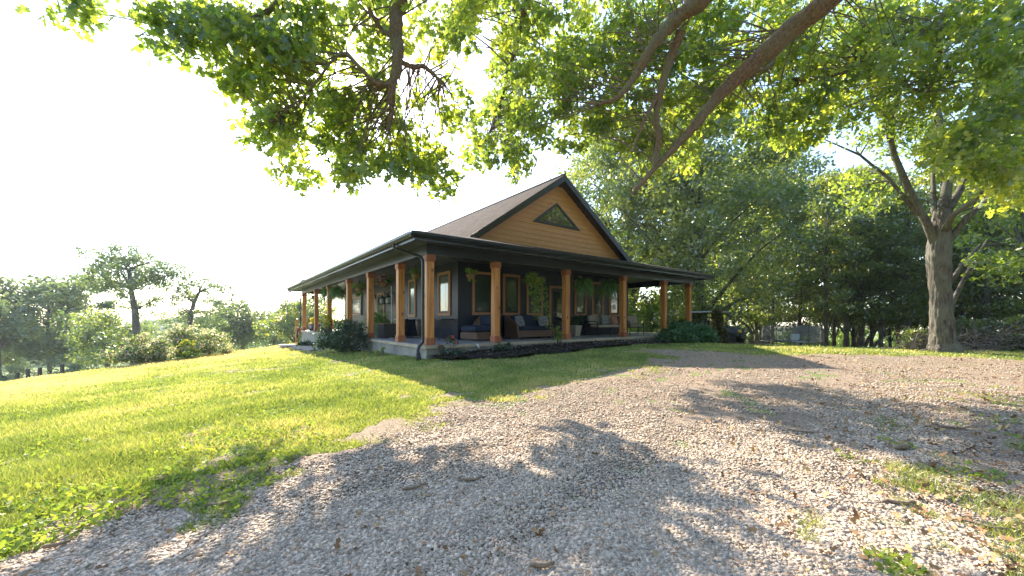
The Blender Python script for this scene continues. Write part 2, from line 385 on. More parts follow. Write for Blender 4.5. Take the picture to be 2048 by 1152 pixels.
# ------------------------------------------------------------------ scatter kit
def unit(a): return a / (np.linalg.norm(a, axis=-1, keepdims=True) + 1e-9)
def frames(n, up=.6, droop=None):
    nr = unit(rng.normal(size=(n, 3)) + np.array([0, 0, up]))
    if droop is None: yd = rng.normal(size=(n, 3))
    else: yd = unit(rng.normal(size=(n, 3))) + np.array([0, 0, -droop])
    if droop is None:
        yd = unit(yd - nr * np.sum(yd * nr, 1, keepdims=True))
    else:
        yd = unit(yd); nr = unit(nr - yd * np.sum(yd * nr, 1, keepdims=True))
    xd = np.cross(yd, nr)
    return np.stack([xd, yd, nr], 2)
def scatter(tv, tf, P, R, S, tint):
    n, k = len(P), len(tv)
    S = np.asarray(S, float)
    if S.ndim == 0: S = np.full(n, float(S))
    loc = tv[None] * (S[:, None, None] if S.ndim == 1 else S[:, None, :])
    V = P[:, None, :] + np.einsum('nij,nkj->nki', R, loc)
    Fa = tf[None] + (k * np.arange(n))[:, None, None]
    return V.reshape(-1, 3), Fa.reshape(-1, tf.shape[1]), np.repeat(tint, k)
QV = np.array([(0, 0, 0), (.36, .5, .10), (0, 1, 0), (-.36, .5, .10)], float); QF = np.array([[0, 1, 2, 3]])
_h = [(0, 0), (.2, .2), (.09, .34), (.38, .52), (.15, .62), (.26, .84), (0, 1)]
_o = _h + [(-x, y) for x, y in _h[-2:0:-1]]
OV_ = np.array([(0, .5, -.04)] + [(x, y, abs(x) * .25) for x, y in _o], float)
OF_ = np.array([(0, i, i % len(_o) + 1) for i in range(1, len(_o) + 1)])
SV = np.array([(0, 0, 0), (.3, .28, .05), (.14, .5, 0), (.24, .75, .06), (0, 1, 0), (-.24, .75, .06), (-.14, .5, 0), (-.3, .28, .05)], float)
SF = np.array([(0, 1, 2, 7), (2, 6, 7, 2), (2, 3, 4, 5)]); SF = np.array([(0, 1, 2, 7), (7, 2, 3, 6), (6, 3, 4, 5)])

def join(parts):
    V = []; Fs = []; T = []; n = 0
    for v, f, t in parts:
        V.append(v); Fs.append(f + n); T.append(t); n += len(v)
    return np.concatenate(V), Fs, np.concatenate(T)

def clump_cloud(centres, rad, per, flat=.65):
    """leaf positions around clump centres + per-leaf clump tint"""
    n = len(centres) * per
    c = np.repeat(centres, per, 0); r = np.repeat(np.broadcast_to(rad, (len(centres),)), per)
    d = unit(rng.normal(size=(n, 3))) * (rng.random((n, 1)) ** .5)
    d[:, 2] *= flat
    tint = np.repeat(rng.normal(.45, .16, len(centres)), per) + rng.normal(0, .16, n)
    return c + d * r[:, None], np.clip(tint, 0, 1)

def crown_mesh(centres, rad, per, size, mat, name, parent, shape='q', up=.7, droop=None, flat=.65):
    P, t = clump_cloud(centres, rad, per, flat)
    tv, tf = {'q': (QV, QF), 'o': (OV_, OF_), 's': (SV, SF)}[shape]
    V, Fa, T = scatter(tv, tf, P, frames(len(P), up, droop), size * rng.uniform(.65, 1.3, len(P)), t)
    return raw_mesh(name, V, Fa, mat, parent, T)

def limb_pts(a, b, sag, n=5, jit=.12):
    a = np.asarray(a, float); b = np.asarray(b, float); L = np.linalg.norm(b - a); out = []
    j1 = rng.normal(size=3) * jit * L
    for i in range(n):
        t = i / (n - 1); p = a * (1 - t) + b * t + j1 * math.sin(math.pi * t) * .6
        p[2] += sag * L * math.sin(math.pi * t); out.append(tuple(p))
    return out

def tree_template(h, R, base, tr, ncl, per, leaf, mat, bark, top=.9, seed=0, lean=0.0):
    """returns (trunk MB, clump centres, radius) in local coordinates"""
    mb = MB(); k = 9
    wob = rng.normal(size=(k, 2)) * tr * .5
    spine = [(wob[i][0] * i / k + lean * (i / k) ** 2, wob[i][1] * i / k, h * top * i / (k - 1) - .3) for i in range(k)]
    rs = [tr * (1.35 if i == 0 else 1.0) * (1 - .88 * i / (k - 1)) for i in range(k)]
    mb.tube(spine, rs, 8)
    s = rng.random(ncl) ** .85
    prof = np.sqrt(np.clip(1 - (2 * (s * .92 + .04) - 1) ** 2, 0, 1)) * (1 - .35 * s)
    ang = rng.random(ncl) * 2 * np.pi; rr = R * prof * rng.random(ncl) ** .38 * rng.uniform(.75, 1.15, ncl)
    cz = base + (h - base) * s
    cen = np.stack([rr * np.cos(ang) + lean * s, rr * np.sin(ang), cz], 1)
    for c in cen[::max(1, ncl // 26)]:
        z0 = max(base * .7, c[2] - np.hypot(c[0], c[1]) * .7); t = min(max(z0 / (h * top), 0), .92); i = int(t * (k - 1))
        a = spine[i]; r0 = rs[i] * .45
        mb.tube(limb_pts(a, c, .06), [r0, r0 * .8, r0 * .55, r0 * .35, r0 * .12], 5, False)
    return mb, cen

def make_tree(name, label, cat, loc, h, R, base, tr, ncl, per, leaf, mat, bark, clr=None, rz=0, group=None, lean=0.0, shape='q', flat=.65):
    t = thing(name, label, cat, loc, rz, group)
    mb, cen = tree_template(h, R, base, tr, ncl, per, leaf, mat, bark, lean=lean)
    mb.build('trunk', bark, t, True)
    crown_mesh(cen, (clr or R * .3) * rng.uniform(.7, 1.25, len(cen)), per, leaf, mat, 'crown', t, shape, flat=flat)
    return t

# ------------------------------------------------------------------ camera, sun, sky
cam = bpy.data.cameras.new('camera'); co = bpy.data.objects.new('camera', cam); C.objects.link(co)
cam.sensor_width = 36; cam.lens = F / 2048 * 36; cam.shift_y = 64 / 2048; cam.clip_start = .05; cam.clip_end = 3000
co.location = (0, 0, 0); co.rotation_euler = (math.pi / 2, 0, 0)
bpy.context.scene.camera = co
SUN = Vector((-.58, 1.245, 1.0)).normalized()
sl = bpy.data.lights.new('sun', 'SUN'); so = bpy.data.objects.new('sun', sl); C.objects.link(so)
sl.energy = 4.0; sl.angle = math.radians(.55); sl.color = (1, .88, .70)
so.rotation_euler = (-SUN).to_track_quat('-Z', 'Y').to_euler(); so.location = (0, 0, 40)
w = bpy.data.worlds.new('World'); bpy.context.scene.world = w; w.use_nodes = True; wn = w.node_tree
bg = wn.nodes['Background']; sk = wn.nodes.new('ShaderNodeTexSky'); sk.sky_type = 'NISHITA'; sk.sun_disc = False
sk.sun_elevation = math.asin(SUN.z); sk.sun_rotation = math.atan2(SUN.x, SUN.y); sk.air_density = 1.0; sk.dust_density = .6; sk.ozone_density = 1.0
wn.links.new(sk.outputs[0], bg.inputs[0]); bg.inputs[1].default_value = .15
sc = bpy.context.scene
sc.view_settings.view_transform = 'Standard'; sc.view_settings.look = 'None'; sc.view_settings.exposure = 1.8; sc.view_settings.gamma = 1
sc.render.engine = 'CYCLES'; sc.cycles.use_denoising = True
sc.cycles.max_bounces = 7; sc.cycles.diffuse_bounces = 4; sc.cycles.glossy_bounces = 3; sc.cycles.transmission_bounces = 4; sc.cycles.transparent_max_bounces = 8
sc.cycles.caustics_reflective = False; sc.cycles.caustics_refractive = False; sc.cycles.sample_clamp_indirect = 6

# ------------------------------------------------------------------ ground
GPIX = [(-160, 1230), (60, 1112), (130, 1085), (330, 1040), (560, 962), (700, 925), (800, 880), (880, 838), (955, 812), (1060, 793), (1150, 776),
        (1260, 755), (1325, 735), (1345, 716), (1290, 703), (1330, 699), (1400, 702), (1480, 710), (1560, 716), (1700, 713), (1900, 714), (2000, 722)]
GP = [ground_pix(*p) for p in GPIX] + [(14.5, 9.0), (22, 8.0), (24, -6), (-7, -6)]
MULCH_L = [(.02, -.05), (.25, -.85), (1.2, -1.65), (2.8, -1.85), (5, -1.7), (7.5, -1.55), (10.0, -1.45), (12.6, -1.9), (15.6, -1.6), (15.9, .6), (13.8, .6), (13.8, -.02)]
MP = [H(*p)[:2] for p in MULCH_L]
def jit(x, y, a=.35):
    return x + (vnoise(x, y, .55, 1) - .5) * a * 2 + (vnoise(x, y, .16, 3) - .5) * a, y + (vnoise(x, y, .55, 2) - .5) * a * 2 + (vnoise(x, y, .16, 4) - .5) * a
def is_gravel(x, y):
    a, b = jit(x, y); return in_poly(a, b, GP)
def is_mulch(x, y):
    a, b = jit(x, y, .12); return in_poly(a, b, MP)
def in_house(x, y, m=0.05):
    a, b = to_local(x, y); return (a > -m) & (a < LX + m) & (b > -m) & (b < LY + 1.7)

def grid(xs, ys, zoff, name, mat, mask=None, bumpy=0):
    X, Y = np.meshgrid(xs, ys); Z = G(X, Y) + zoff
    if bumpy: Z = Z + (vnoise(X, Y, .5, 9) - .5) * bumpy + (vnoise(X, Y, .14, 8) - .5) * bumpy * .6
    V = np.stack([X, Y, Z], -1).reshape(-1, 3); nx = len(xs); ny = len(ys)
    I = np.arange(nx * ny).reshape(ny, nx)
    Fa = np.stack([I[:-1, :-1], I[:-1, 1:], I[1:, 1:], I[1:, :-1]], -1).reshape(-1, 4)
    if mask is not None:
        cx = V[Fa].mean(1); Fa = Fa[mask(cx[:, 0], cx[:, 1])]
        u, inv = np.unique(Fa, return_inverse=True); V = V[u]; Fa = inv.reshape(-1, 4)
    return raw_mesh(name, V, Fa, mat, None, None, True)
def axis(a0, a1, st, far):
    c = np.arange(a0, a1 + 1e-6, st); s = [st]; p = []; d = 0
    while d < far:
        s.append(s[-1] * 1.22); d += s[-1]; p.append(d)
    p = np.array(p); return np.concatenate([(a0 - p)[::-1], c, a1 + p])
tag(grid(axis(-22, 24, .25, 380), axis(-8, 34, .25, 380), 0, 'ground', M['lawn']), 'grassy ground falling away to lower fields', 'ground', kind='structure')
tag(grid(np.arange(-8, 25, .07), np.arange(-6, 14.5, .07), .012, 'gravel_driveway', M['gravel'], is_gravel, .03), 'grey gravel driveway sweeping past the house', 'driveway', kind='structure')
M['dirt'] = groundmat('bare_dirt', [(.3, (.27, .20, .13)), (.55, (.38, .29, .20)), (.75, (.44, .36, .26))], 1.2, .35, 60, .8)
def is_dirt(x, y):
    w_ = vnoise(x, y, .8, 21) * .6 + vnoise(x, y, .22, 22) * .4
    ed = in_poly(x, y - .55, GP) | in_poly(x + .5, y - .2, GP)
    return ((ed & (w_ > .38)) | (w_ > .80)) & ~in_house(x, y, -.02) & ~is_mulch(x, y)
tag(grid(np.arange(-14, 16, .08), np.arange(-2, 22, .08), .006, 'bare_soil', M['dirt'], is_dirt, .02), 'worn bare soil between lawn and gravel', 'soil', kind='structure')
mo = grid(np.arange(-4, 13, .06), np.arange(8, 23, .06), .07, 'mulch_bed', M['mulch'], lambda x, y: is_mulch(x, y) & ~in_house(x, y, -.02), .06)
tag(mo, 'black mulch bed along the front of the porch', 'mulch bed', kind='structure')
# lower field soil patch and hill
def patch(cx, cy, r1, r2, zo, name, mat):
    V = [(cx, cy, g1(cx, cy) + zo)]; n = 28
    for ring in (.5, 1):
        for k in range(n):
            a = 2 * math.pi * k / n; q = ring * (1 + .15 * math.sin(3 * a) + .1 * math.sin(5 * a + 1))
            x = cx + r1 * q * math.cos(a); y = cy + r2 * q * math.sin(a); V.append((x, y, g1(x, y) + zo))
    f = [(0, 1 + k, 1 + (k + 1) % n) for k in range(n)]
    mb = MB(); mb.v = V; mb.f = f + [(1 + k, 1 + n + k, 1 + n + (k + 1) % n, 1 + (k + 1) % n) for k in range(n)]
    return mb.build(name, mat)
tag(patch(-62, 51, 4.5, 5, .08, 'red_soil', M['redsoil']), 'red bare soil in the lower field', 'soil', kind='structure')

def hill(name, cx, cy, rx, ry, h, z0):
    n = 60; xs = np.linspace(-1, 1, n); X, Y = np.meshgrid(xs, xs)
    r = np.hypot(X, Y); Z = h * np.clip(1 - r ** 2, 0, 1) * (.75 + .5 * vnoise(X * 10, Y * 10, 3, 5)) + 1.6 * vnoise(X * 100, Y * 100, 4, 6) * (r < .98)
    V = np.stack([cx + X * rx, cy + Y * ry, z0 + Z - 1], -1).reshape(-1, 3); I = np.arange(n * n).reshape(n, n)
    Fa = np.stack([I[:-1, :-1], I[:-1, 1:], I[1:, 1:], I[1:, :-1]], -1).reshape(-1, 4)
    return tag(raw_mesh(name, V, Fa, M['hill'], None, None, True), 'low wooded hill on the far horizon', 'hill', kind='structure')
hill('hills', -230, 270, 130, 60, 17, -16)

# grass blades, weeds, stones (nobody could count them)
def screen_points(n, y0, y1, kmax=1.55, p=1.0):
    u = rng.random(n); Y = (y0 ** -p + u * (y1 ** -p - y0 ** -p)) ** (-1 / p)
    return rng.uniform(-kmax, kmax, n) * Y, Y
def keep(x, y, m): return x[m], y[m]

SPP = [(.9, 1.4), (7, 1.4), (10, 6.5), (5.5, 5.2), (3.0, 3.6)]
gx, gy = screen_points(900000, 1.6, 30, 1.6, .55)
m = (~is_gravel(gx, gy)) & (~in_house(gx, gy, .02)) & (~is_mulch(gx, gy)) & (gx > -20) & (gx < 26)
# thin out worn patches beside the gravel
ga, gb = jit(gx, gy)
worn = vnoise(gx, gy, .8, 21) * .6 + vnoise(gx, gy, .22, 22) * .4
near_edge = in_poly(gx + .0, gy - .55, GP) | in_poly(gx + .5, gy - .2, GP)
rr_ = rng.random(len(gx)); m &= ~(near_edge & (worn > .36 + .22 * rr_)) & (worn < .64 + .22 * rr_)
m |= in_poly(gx, gy, SPP) & (vnoise(gx, gy, .42, 43) * .7 + vnoise(gx, gy, .12, 44) * .3 > .64) & (rng.random(len(gx)) < .3)
gx, gy = keep(gx, gy, m); n = len(gx)
dry = smooth(-6.5, -12.5, gx) * .62 + (vnoise(gx, gy, 1.3, 31) - .5) * .6 + (vnoise(gx, gy, .35, 35) - .5) * .5 + .08 + smooth(8, 16, gx) * .1
hgt = (.018 + .04 * vnoise(gx, gy, .7, 33) ** 2 + .014 * vnoise(gx, gy, .18, 34)) * rng.uniform(.6, 1.5, n) * (1 + .025 * gy)
wid = np.maximum(.0045, .0013 * gy) * rng.uniform(.7, 1.4, n)
ang = rng.random(n) * 2 * np.pi; la = rng.random(n) * 2 * np.pi; lean = hgt * rng.uniform(.2, 1.1, n)
b0 = np.stack([gx, gy, G(gx, gy) - .004], 1); dx = np.stack([np.cos(ang) * wid, np.sin(ang) * wid, 0 * gx], 1)
tip = b0 + np.stack([np.cos(la) * lean, np.sin(la) * lean, hgt], 1)
V = np.stack([b0 - dx, b0 + dx, tip], 1).reshape(-1, 3); Fa = np.arange(3 * n).reshape(-1, 3)
tag(raw_mesh('grass', V, Fa, M['grass'], None, np.repeat(np.clip(dry + rng.normal(.34, .17, n), 0, 1), 3)), 'short sunlit lawn grass with drier tips along the crest', 'grass', kind='stuff')

# low broad-leaved weeds in the near lawn and along the gravel edge
wx, wy = screen_points(42000, 1.7, 13, 1.6, .9)
edge = is_gravel(wx, wy) ^ is_gravel(wx + .35, wy - .25)
wn_ = vnoise(wx, wy, .5, 41)
m = ((~is_gravel(wx, wy)) & (wn_ > .42) & (wx < 3) | edge & (wn_ > .4)) & ~in_house(wx, wy, .05) & ~is_mulch(wx, wy)
sp = in_poly(wx, wy, SPP) & (vnoise(wx, wy, .3, 42) > .73)
m = m | sp
wx, wy = keep(wx, wy, m); n = len(wx)
P = np.stack([wx, wy, G(wx, wy) + rng.uniform(.012, .05, n)], 1)
V, Fa, T = scatter(SV, SF, P, frames(n, .9), rng.uniform(.02, .048, n), np.clip(rng.normal(.5, .22, n), 0, 1))
tag(raw_mesh('weeds', V, Fa, M['weed'], None, T), 'broad leaved weeds spreading in the near lawn and gravel edge', 'weeds', kind='stuff')

# gravel: crushed stone chips as eight-cornered pieces
def stones(n, y0, y1, s0, s1, name, label, p):
    sx, sy = screen_points(n, y0, y1, 1.6, p)
    soft = in_poly(sx + rng.normal(0, .16, n), sy + rng.normal(0, .16, n), GP)
    tk = np.min([np.abs(np.interp(sx, [-3, .2, 2.6, 6, 11, 18], [.2, 3.0, 5.6, 7.9, 9.6, 10.4]) - sy - o_) for o_ in (-.75, .75)], 0)
    m = soft & (rng.random(n) < .42 + .58 * smooth(.12, .42, tk + (vnoise(sx, sy, .4, 61) - .5) * .3)) & (vnoise(sx, sy, .7, 51) * .55 + vnoise(sx, sy, .2, 52) * .3 + rng.random(n) * .15 < .62 - .14 * smooth(1.5, 4.5, sx) * smooth(8, 6, sy) + .3 * smooth(2.0, .5, sx)) & ~in_house(sx, sy)
    sx, sy = keep(sx, sy, m); n = len(sx)
    s = rng.uniform(s0, s1, n) * rng.choice([.6, .8, 1, 1.5], n, p=[.3, .35, .27, .08]) * (1 + .02 * sy)
    cube = np.array([(-1, -1, -1), (1, -1, -1), (1, 1, -1), (-1, 1, -1), (-1, -1, 1), (1, -1, 1), (1, 1, 1), (-1, 1, 1)], float) * .5
    cf = np.array([(0, 3, 2, 1), (4, 5, 6, 7), (0, 1, 5, 4), (1, 2, 6, 5), (2, 3, 7, 6), (3, 0, 4, 7)])
    loc = cube[None] * (1 + rng.uniform(-.45, .3, (n, 8, 3))) * np.stack([np.ones(n), rng.uniform(.55, .9, n), rng.uniform(.22, .48, n)], 1)[:, None]
    R = frames(n, 4.0); P = np.stack([sx, sy, G(sx, sy) + .016 + s * .15 + (vnoise(sx, sy, .5, 9) - .5) * .03 + (vnoise(sx, sy, .14, 8) - .5) * .018], 1)
    V = (P[:, None] + np.einsum('nij,nkj->nki', R, loc * s[:, None, None])).reshape(-1, 3)
    Fa = (cf[None] + 8 * np.arange(n)[:, None, None]).reshape(-1, 4)
    t = np.clip(rng.normal(.5, .22, n), 0, .9); t[rng.random(n) < .05] = 1
    return tag(raw_mesh(name, V, Fa, M['stone'], None, np.repeat(t, 8)), label, 'gravel', kind='stuff')
stones(720000, 1.5, 15, .0088, .018, 'gravel', 'grey crushed stone covering the driveway', .85)

# fallen leaves and wood chips on the gravel
lx, ly = screen_points(9000, 1.7, 13, 1.5, .8)
m = is_gravel(lx, ly) & (rng.random(len(lx)) < .04 + .7 * smooth(.5, 5, lx)); lx, ly = keep(lx, ly, m); n = len(lx)
P = np.stack([lx, ly, G(lx, ly) + .04], 1)
V, Fa, T = scatter(SV * np.array([1, 1, 3]), SF, P, frames(n, 1.5), rng.uniform(.02, .055, n) * (1 + .05 * ly), rng.random(n))
tag(raw_mesh('fallen_leaves', V, Fa, M['litter'], None, T), 'brown fallen leaves and bark chips strewn over the gravel', 'fallen leaves', kind='stuff')
# mulch chips
q = rng.random((14000, 2)); hx, hy = q[:, 0] * 16, -2.2 + q[:, 1] * 2.8
p = P0 + hx[:, None] * AX + hy[:, None] * BX; m = is_mulch(p[:, 0], p[:, 1]) & ~in_house(p[:, 0], p[:, 1], 0); p = p[m]; n = len(p)
V, Fa, T = scatter(QV, QF, np.stack([p[:, 0], p[:, 1], G(p[:, 0], p[:, 1]) + .095], 1), frames(n, 1.2), rng.uniform(.03, .08, n), rng.random(n) ** 4)
tag(raw_mesh('mulch', V, Fa, tintmat('mulch_chip', [(0, (.02, .017, .016)), (.6, (.05, .04, .035)), (1, (.25, .18, .12))]), None, T), 'dark bark chips in the porch bed', 'mulch', kind='stuff')

# ------------------------------------------------------------------ farmhouse
house = thing('farmhouse', 'charcoal farmhouse with tan gable and cedar post wrap-around porch', 'house', (P0[0], P0[1], HZ), HROT)
MB().box(-.03, LX + .03, -.03, LY + .03, -.085, 0).build('porch_slab', M['porchfloor'], house, bevel=.012)
mb = MB(); mb.box(-.045, LX + .045, -.045, -.031, -.09, -.003).box(-.045, -.031, -.031, LY + .03, -.09, -.003)
mb.build('slab_edge', M['concrete'], house)
MB().box(.0, LX, .0, LY, -2.6, -.086).build('foundation', M['foundation'], house)
wt = .15; WZ = 3.05; X1 = LX - D; Y1 = LY - D
MB().box(D, X1, D, D + wt, 0.001, WZ).build('wall', M['wall'], house)
MB().box(D, D + wt, D + wt, Y1 - wt, 0.001, WZ).build('wall', M['wall'], house)
MB().box(X1 - wt, X1, D + wt, Y1 - wt, 0.001, WZ).build('wall', M['wall'], house)
MB().box(D, X1, Y1 - wt, Y1, 0.001, WZ).build('wall', M['wall'], house)
# beam
B0, B1 = 2.40, 2.672; bt = .22
mb = MB(); mb.box(0, LX, 0, bt, B0, B1).box(0, bt, bt, LY - bt, B0, B1).box(LX - bt, LX, bt, LY - bt, B0, B1).box(0, LX, LY - bt, LY, B0, B1)
mb.build('porch_beam', M['beam'], house)
# soffit / porch ceiling ring with grooves as thin boards
RO = 1.2
mb = MB(); zs = 2.67
def ring(mb, x0, x1, y0, y1, X0, X1_, Y0, Y1_, z0, z1):
    mb.box(x0, x1, y0, Y0, z0, z1).box(x0, X0, Y0, Y1_, z0, z1).box(X1_, x1, Y0, Y1_, z0, z1).box(x0, x1, Y1_, y1, z0, z1)
ring(mb, -OV + .02, LX + OV - .02, -OV + .02, LY + RO - .02, D - .001, X1 + .001, D - .001, Y1 + .001, zs, zs + .02)
for k in range(13):                               # vent slots in the front soffit near the corner
    pass
mb.build('soffit', M['soffit'], house)
mb = MB()
yv = -.47
while yv < D - .1:
    mb.box(-OV + .05, LX + OV - .05, yv, yv + .012, zs - .004, zs - .0005) if not (-.02 < yv < bt + .01) else None
    yv += .2
xv = -.47
while xv < D - .1:
    if not (-.02 < xv < bt + .01): mb.box(xv, xv + .012, D, LY + RO - .06, zs - .004, zs - .0005)
    xv += .2
mb.build('soffit_groove', M['trimdark'], house)
# fascia and gutters
GZ = 2.79
mb = MB(); ring(mb, -OV, LX + OV, -OV, LY + RO, -OV + .018, LX + OV - .018, -OV + .018, LY + RO - .018, 2.60, GZ - .005); mb.build('fascia', M['trimdark'], house)
def gutter(p, d, n, L):                           # K profile swept along d
    prof = [(.002, -.12), (.07, -.12), (.115, -.05), (.115, -.01), (.13, 0), (.12, .004), (.10, -.006), (.10, -.045), (.06, -.105), (.002, -.105)]
    p = Vector(p); d = Vector(d); n = Vector(n)
    poly = [p + n * a + Vector((0, 0, GZ + b)) for a, b in prof]
    return MB().prism(poly, d * L)
gutter((-OV - .13, -OV, 0), (1, 0, 0), (0, -1, 0), LX + 2 * OV + .26).build('gutter', M['trimdark'], house)
gutter((-OV, -OV, 0), (0, 1, 0), (-1, 0, 0), LY + RO + OV).build('gutter', M['trimdark'], house)
gutter((LX + OV, -OV, 0), (0, 1, 0), (1, 0, 0), LY + RO + OV).build('gutter', M['trimdark'], house)
# porch roof: hipped ring
SL = .265; zi = 2.80 + SL * (D + OV)
o4 = [(-OV, -OV), (LX + OV, -OV), (LX + OV, LY + RO), (-OV, LY + RO)]; i4 = [(D, D), (X1, D), (X1, Y1), (D, Y1)]
def roofquad(k):
    j = (k + 1) % 4; q = [Vector((*o4[k], 2.80)), Vector((*o4[j], 2.80)), Vector((*i4[j], zi)), Vector((*i4[k], zi))]
    return MB().prism(q, (0, 0, .03))
for k in range(4): roofquad(k).build('porch_roof', M['roof'], house)
# main roof
RX = LX / 2; RZ = 6.567; RS = .688; RY0, RY1 = D - .38, Y1 + .38; HW = 4.62
for sgn in (-1, 1):
    e = Vector((RX + sgn * HW, RY0, RZ - RS * HW)); r = Vector((RX, RY0, RZ))
    q = [r, e, e - Vector((0, 0, .06)), r - Vector((0, 0, .06))]
    MB().prism(q, (0, RY1 - RY0, 0)).build('roof', M['roof'], house)
    q = [Vector((RX, RY0 - .012, RZ - .004)), Vector((RX + sgn * HW, RY0 - .012, RZ - RS * HW - .004)), Vector((RX + sgn * HW, RY0 - .012, RZ - RS * HW - .27)), Vector((RX, RY0 - .012, RZ - .27))]
    MB().prism(q, (0, .035, 0)).build('rake_board', M['trimdark'], house)
    q = [Vector((RX, RY0 + .024, RZ - .20)), Vector((RX + sgn * HW, RY0 + .024, RZ - RS * HW - .20)), Vector((RX + sgn * HW, RY0 + .024, RZ - RS * HW - .23)), Vector((RX, RY0 + .024, RZ - .23))]
    MB().prism(q, (0, .37, 0)).build('rake_soffit', M['trimdark'], house)
MB().tube([(RX, RY0 - .02, RZ + .005), (RX, RY1, RZ + .005)], .05, 6).build('ridge_cap', M['roof'], house)
# gable lap siding
mb = MB(); z = 3.06
while z < RZ - .45:
    z2 = min(z + .195, RZ - .235); hb = (RZ - .215 - z) / RS; ht = max((RZ - .215 - z2) / RS, .01)
    yb, yt = D - .024, D - .004
    mb.add([(RX - hb, yb, z), (RX + hb, yb, z), (RX + ht, yt, z2 + .0), (RX - ht, yt, z2 + .0), (RX - hb, D + .05, z), (RX + hb, D + .05, z), (RX + ht, D + .05, z2), (RX - ht, D + .05, z2)],
           [(0, 1, 2, 3), (4, 7, 6, 5), (0, 4, 5, 1), (3, 2, 6, 7), (1, 5, 6, 2), (0, 3, 7, 4)])
    z += .195
mb.build('gable_siding', M['siding'], house)
# gable window
def tri(pts, ins):
    out = []; n = 3; P = [Vector(p) for p in pts]
    c = sum(P, Vector((0, 0))) / 3
    for i in range(3):
        a, b_, d = P[i - 1], P[i], P[(i + 1) % 3]
        e1 = (b_ - a).normalized(); e2 = (d - b_).normalized()
        n1 = Vector((-e1.y, e1.x)); n2 = Vector((-e2.y, e2.x))
        if n1.dot(c - a) < 0: n1 = -n1
        if n2.dot(c - b_) < 0: n2 = -n2
        k = ins / (1 + n1.dot(n2)); out.append(b_ + (n1 + n2) * k)
    return out
tw = [(5.42, 4.52), (6.72, 5.47), (8.12, 4.52)]
gw = MB()
o_ = tri(tw, 0); i_ = tri(tw, .085)
for k in range(3):
    j = (k + 1) % 3
    gw.prism([(o_[k].x, D - .06, o_[k].y), (o_[j].x, D - .06, o_[j].y), (i_[j].x, D - .06, i_[j].y), (i_[k].x, D - .06, i_[k].y)], (0, .05, 0))
gw = gw.build('gable_window', M['sash'], house)
MB().prism([(p.x, D - .034, p.y) for p in tri(tw, .07)], (0, .012, 0)).build('pane', M['panedark'], gw)

# windows and doors. face 'f': wall plane y = D ; 'l': wall plane x = D
def opening(name, face, s0, s1, z0, z1, cw=.1, pane='pane', sw=.075, bottom=True, mull=0, rows=0, shutter=False):
    def bx(mb, a, b_, c, d, n0, n1):
        return mb.box(a, b_, D - n1, D - n0, c, d) if face == 'f' else mb.box(D - n1, D - n0, a, b_, c, d)
    a, b_, c, d = s0 + cw, s1 - cw, z0 + (cw if bottom else 0), z1 - cw
    s = MB()
    bx(s, a, a + sw, c, d, .001, .028); bx(s, b_ - sw, b_, c, d, .001, .028); bx(s, a + sw, b_ - sw, c, c + sw, .001, .028); bx(s, a + sw, b_ - sw, d - sw, d, .001, .028)
    o = s.build(name, M['sash'], house)
    k = MB(); bx(k, s0, a, z0, z1, .001, .042); bx(k, b_, s1, z0, z1, .001, .042); bx(k, a, b_, d, z1, .001, .042)
    if bottom: bx(k, a, b_, z0, c, .001, .042)
    k.build('casing', M['casing'], o)
    p = MB(); bx(p, a + sw, b_ - sw, c + sw, d - sw, .002, .012); p.build('pane', M[pane], o)
    if mull:
        g = MB(); wv = (b_ - a - 2 * sw) / (mull + 1); hv = (d - c - 2 * sw) / (rows + 1)
        for i in range(1, mull + 1): bx(g, a + sw + wv * i - .012, a + sw + wv * i + .012, c + sw, d - sw, .013, .026)
        for i in range(1, rows + 1): bx(g, a + sw, b_ - sw, c + sw + hv * i - .012, c + sw + hv * i + .012, .0135, .024)
        g.build('muntin', M['white'], o)
    return o
for s0, s1 in ((2.68, 3.56), (4.0, 4.8), (5.12, 5.97), (7.78, 8.54), (8.89, 9.68), (10.06, 10.88)):
    opening('window', 'f', s0, s1, .84, 2.37, .095)
MB().box(10.40, 10.57, D - .0145, D - .0125, 1.16, 1.40).build('window_notice', M['paper'], house)
d_ = opening('door', 'f', 6.32, 7.36, .01, 2.06, .095, 'panedark', .14, False)
MB().tube([(6.56, D - .03, .98), (6.56, D - .08, .98), (6.66, D - .08, .98)], .012, 6).build('handle', M['steel'], d_)
opening('window', 'l', 2.62, 3.58, .82, 2.39, .1, 'panepale', .07)
opening('window', 'l', 5.58, 6.32, .80, 2.36, .095, 'panepale', .07)
opening('door', 'l', 9.3, 10.4, .01, 2.02, .1, 'panedark', .13, False)
wl_ = opening('window', 'l', 13.35, 15.1, .95, 2.02, .09, 'panepale', .05, True, 4, 2)
[MB().box(D - .06, D - .043, a, a + .29, .95, 2.02).build('shutter', M['sash'], wl_) for a in (13.05, 15.11)]
# porch columns
def column(x, y):
    w_ = .1
    o = MB().box(-w_, w_, -w_, w_, .17, 2.24).build('porch_column', M['cedar'], house, bevel=.008); o.location = (x, y, 0)
    MB().box(-.128, .128, -.128, .128, 2.22, 2.40).build('column_cap', M['cedarred'], o, bevel=.012)
    MB().box(-.125, .125, -.125, .125, 0.001, .19).build('column_base', M['cedarred'], o, bevel=.01)
    return o
for x in (.14, 2.30, 5.28, 8.47, 11.38, 13.52): column(x, .14)
for y in (2.18, 5.13, 8.0, 11.72, 14.96, 18.83): column(.14, y)
for y in (4.6, 8.2, 11.8, 15.4, 18.83): column(LX - .14, y)
for x in (3.6, 7.0, 10.4): column(x, LY - .14)
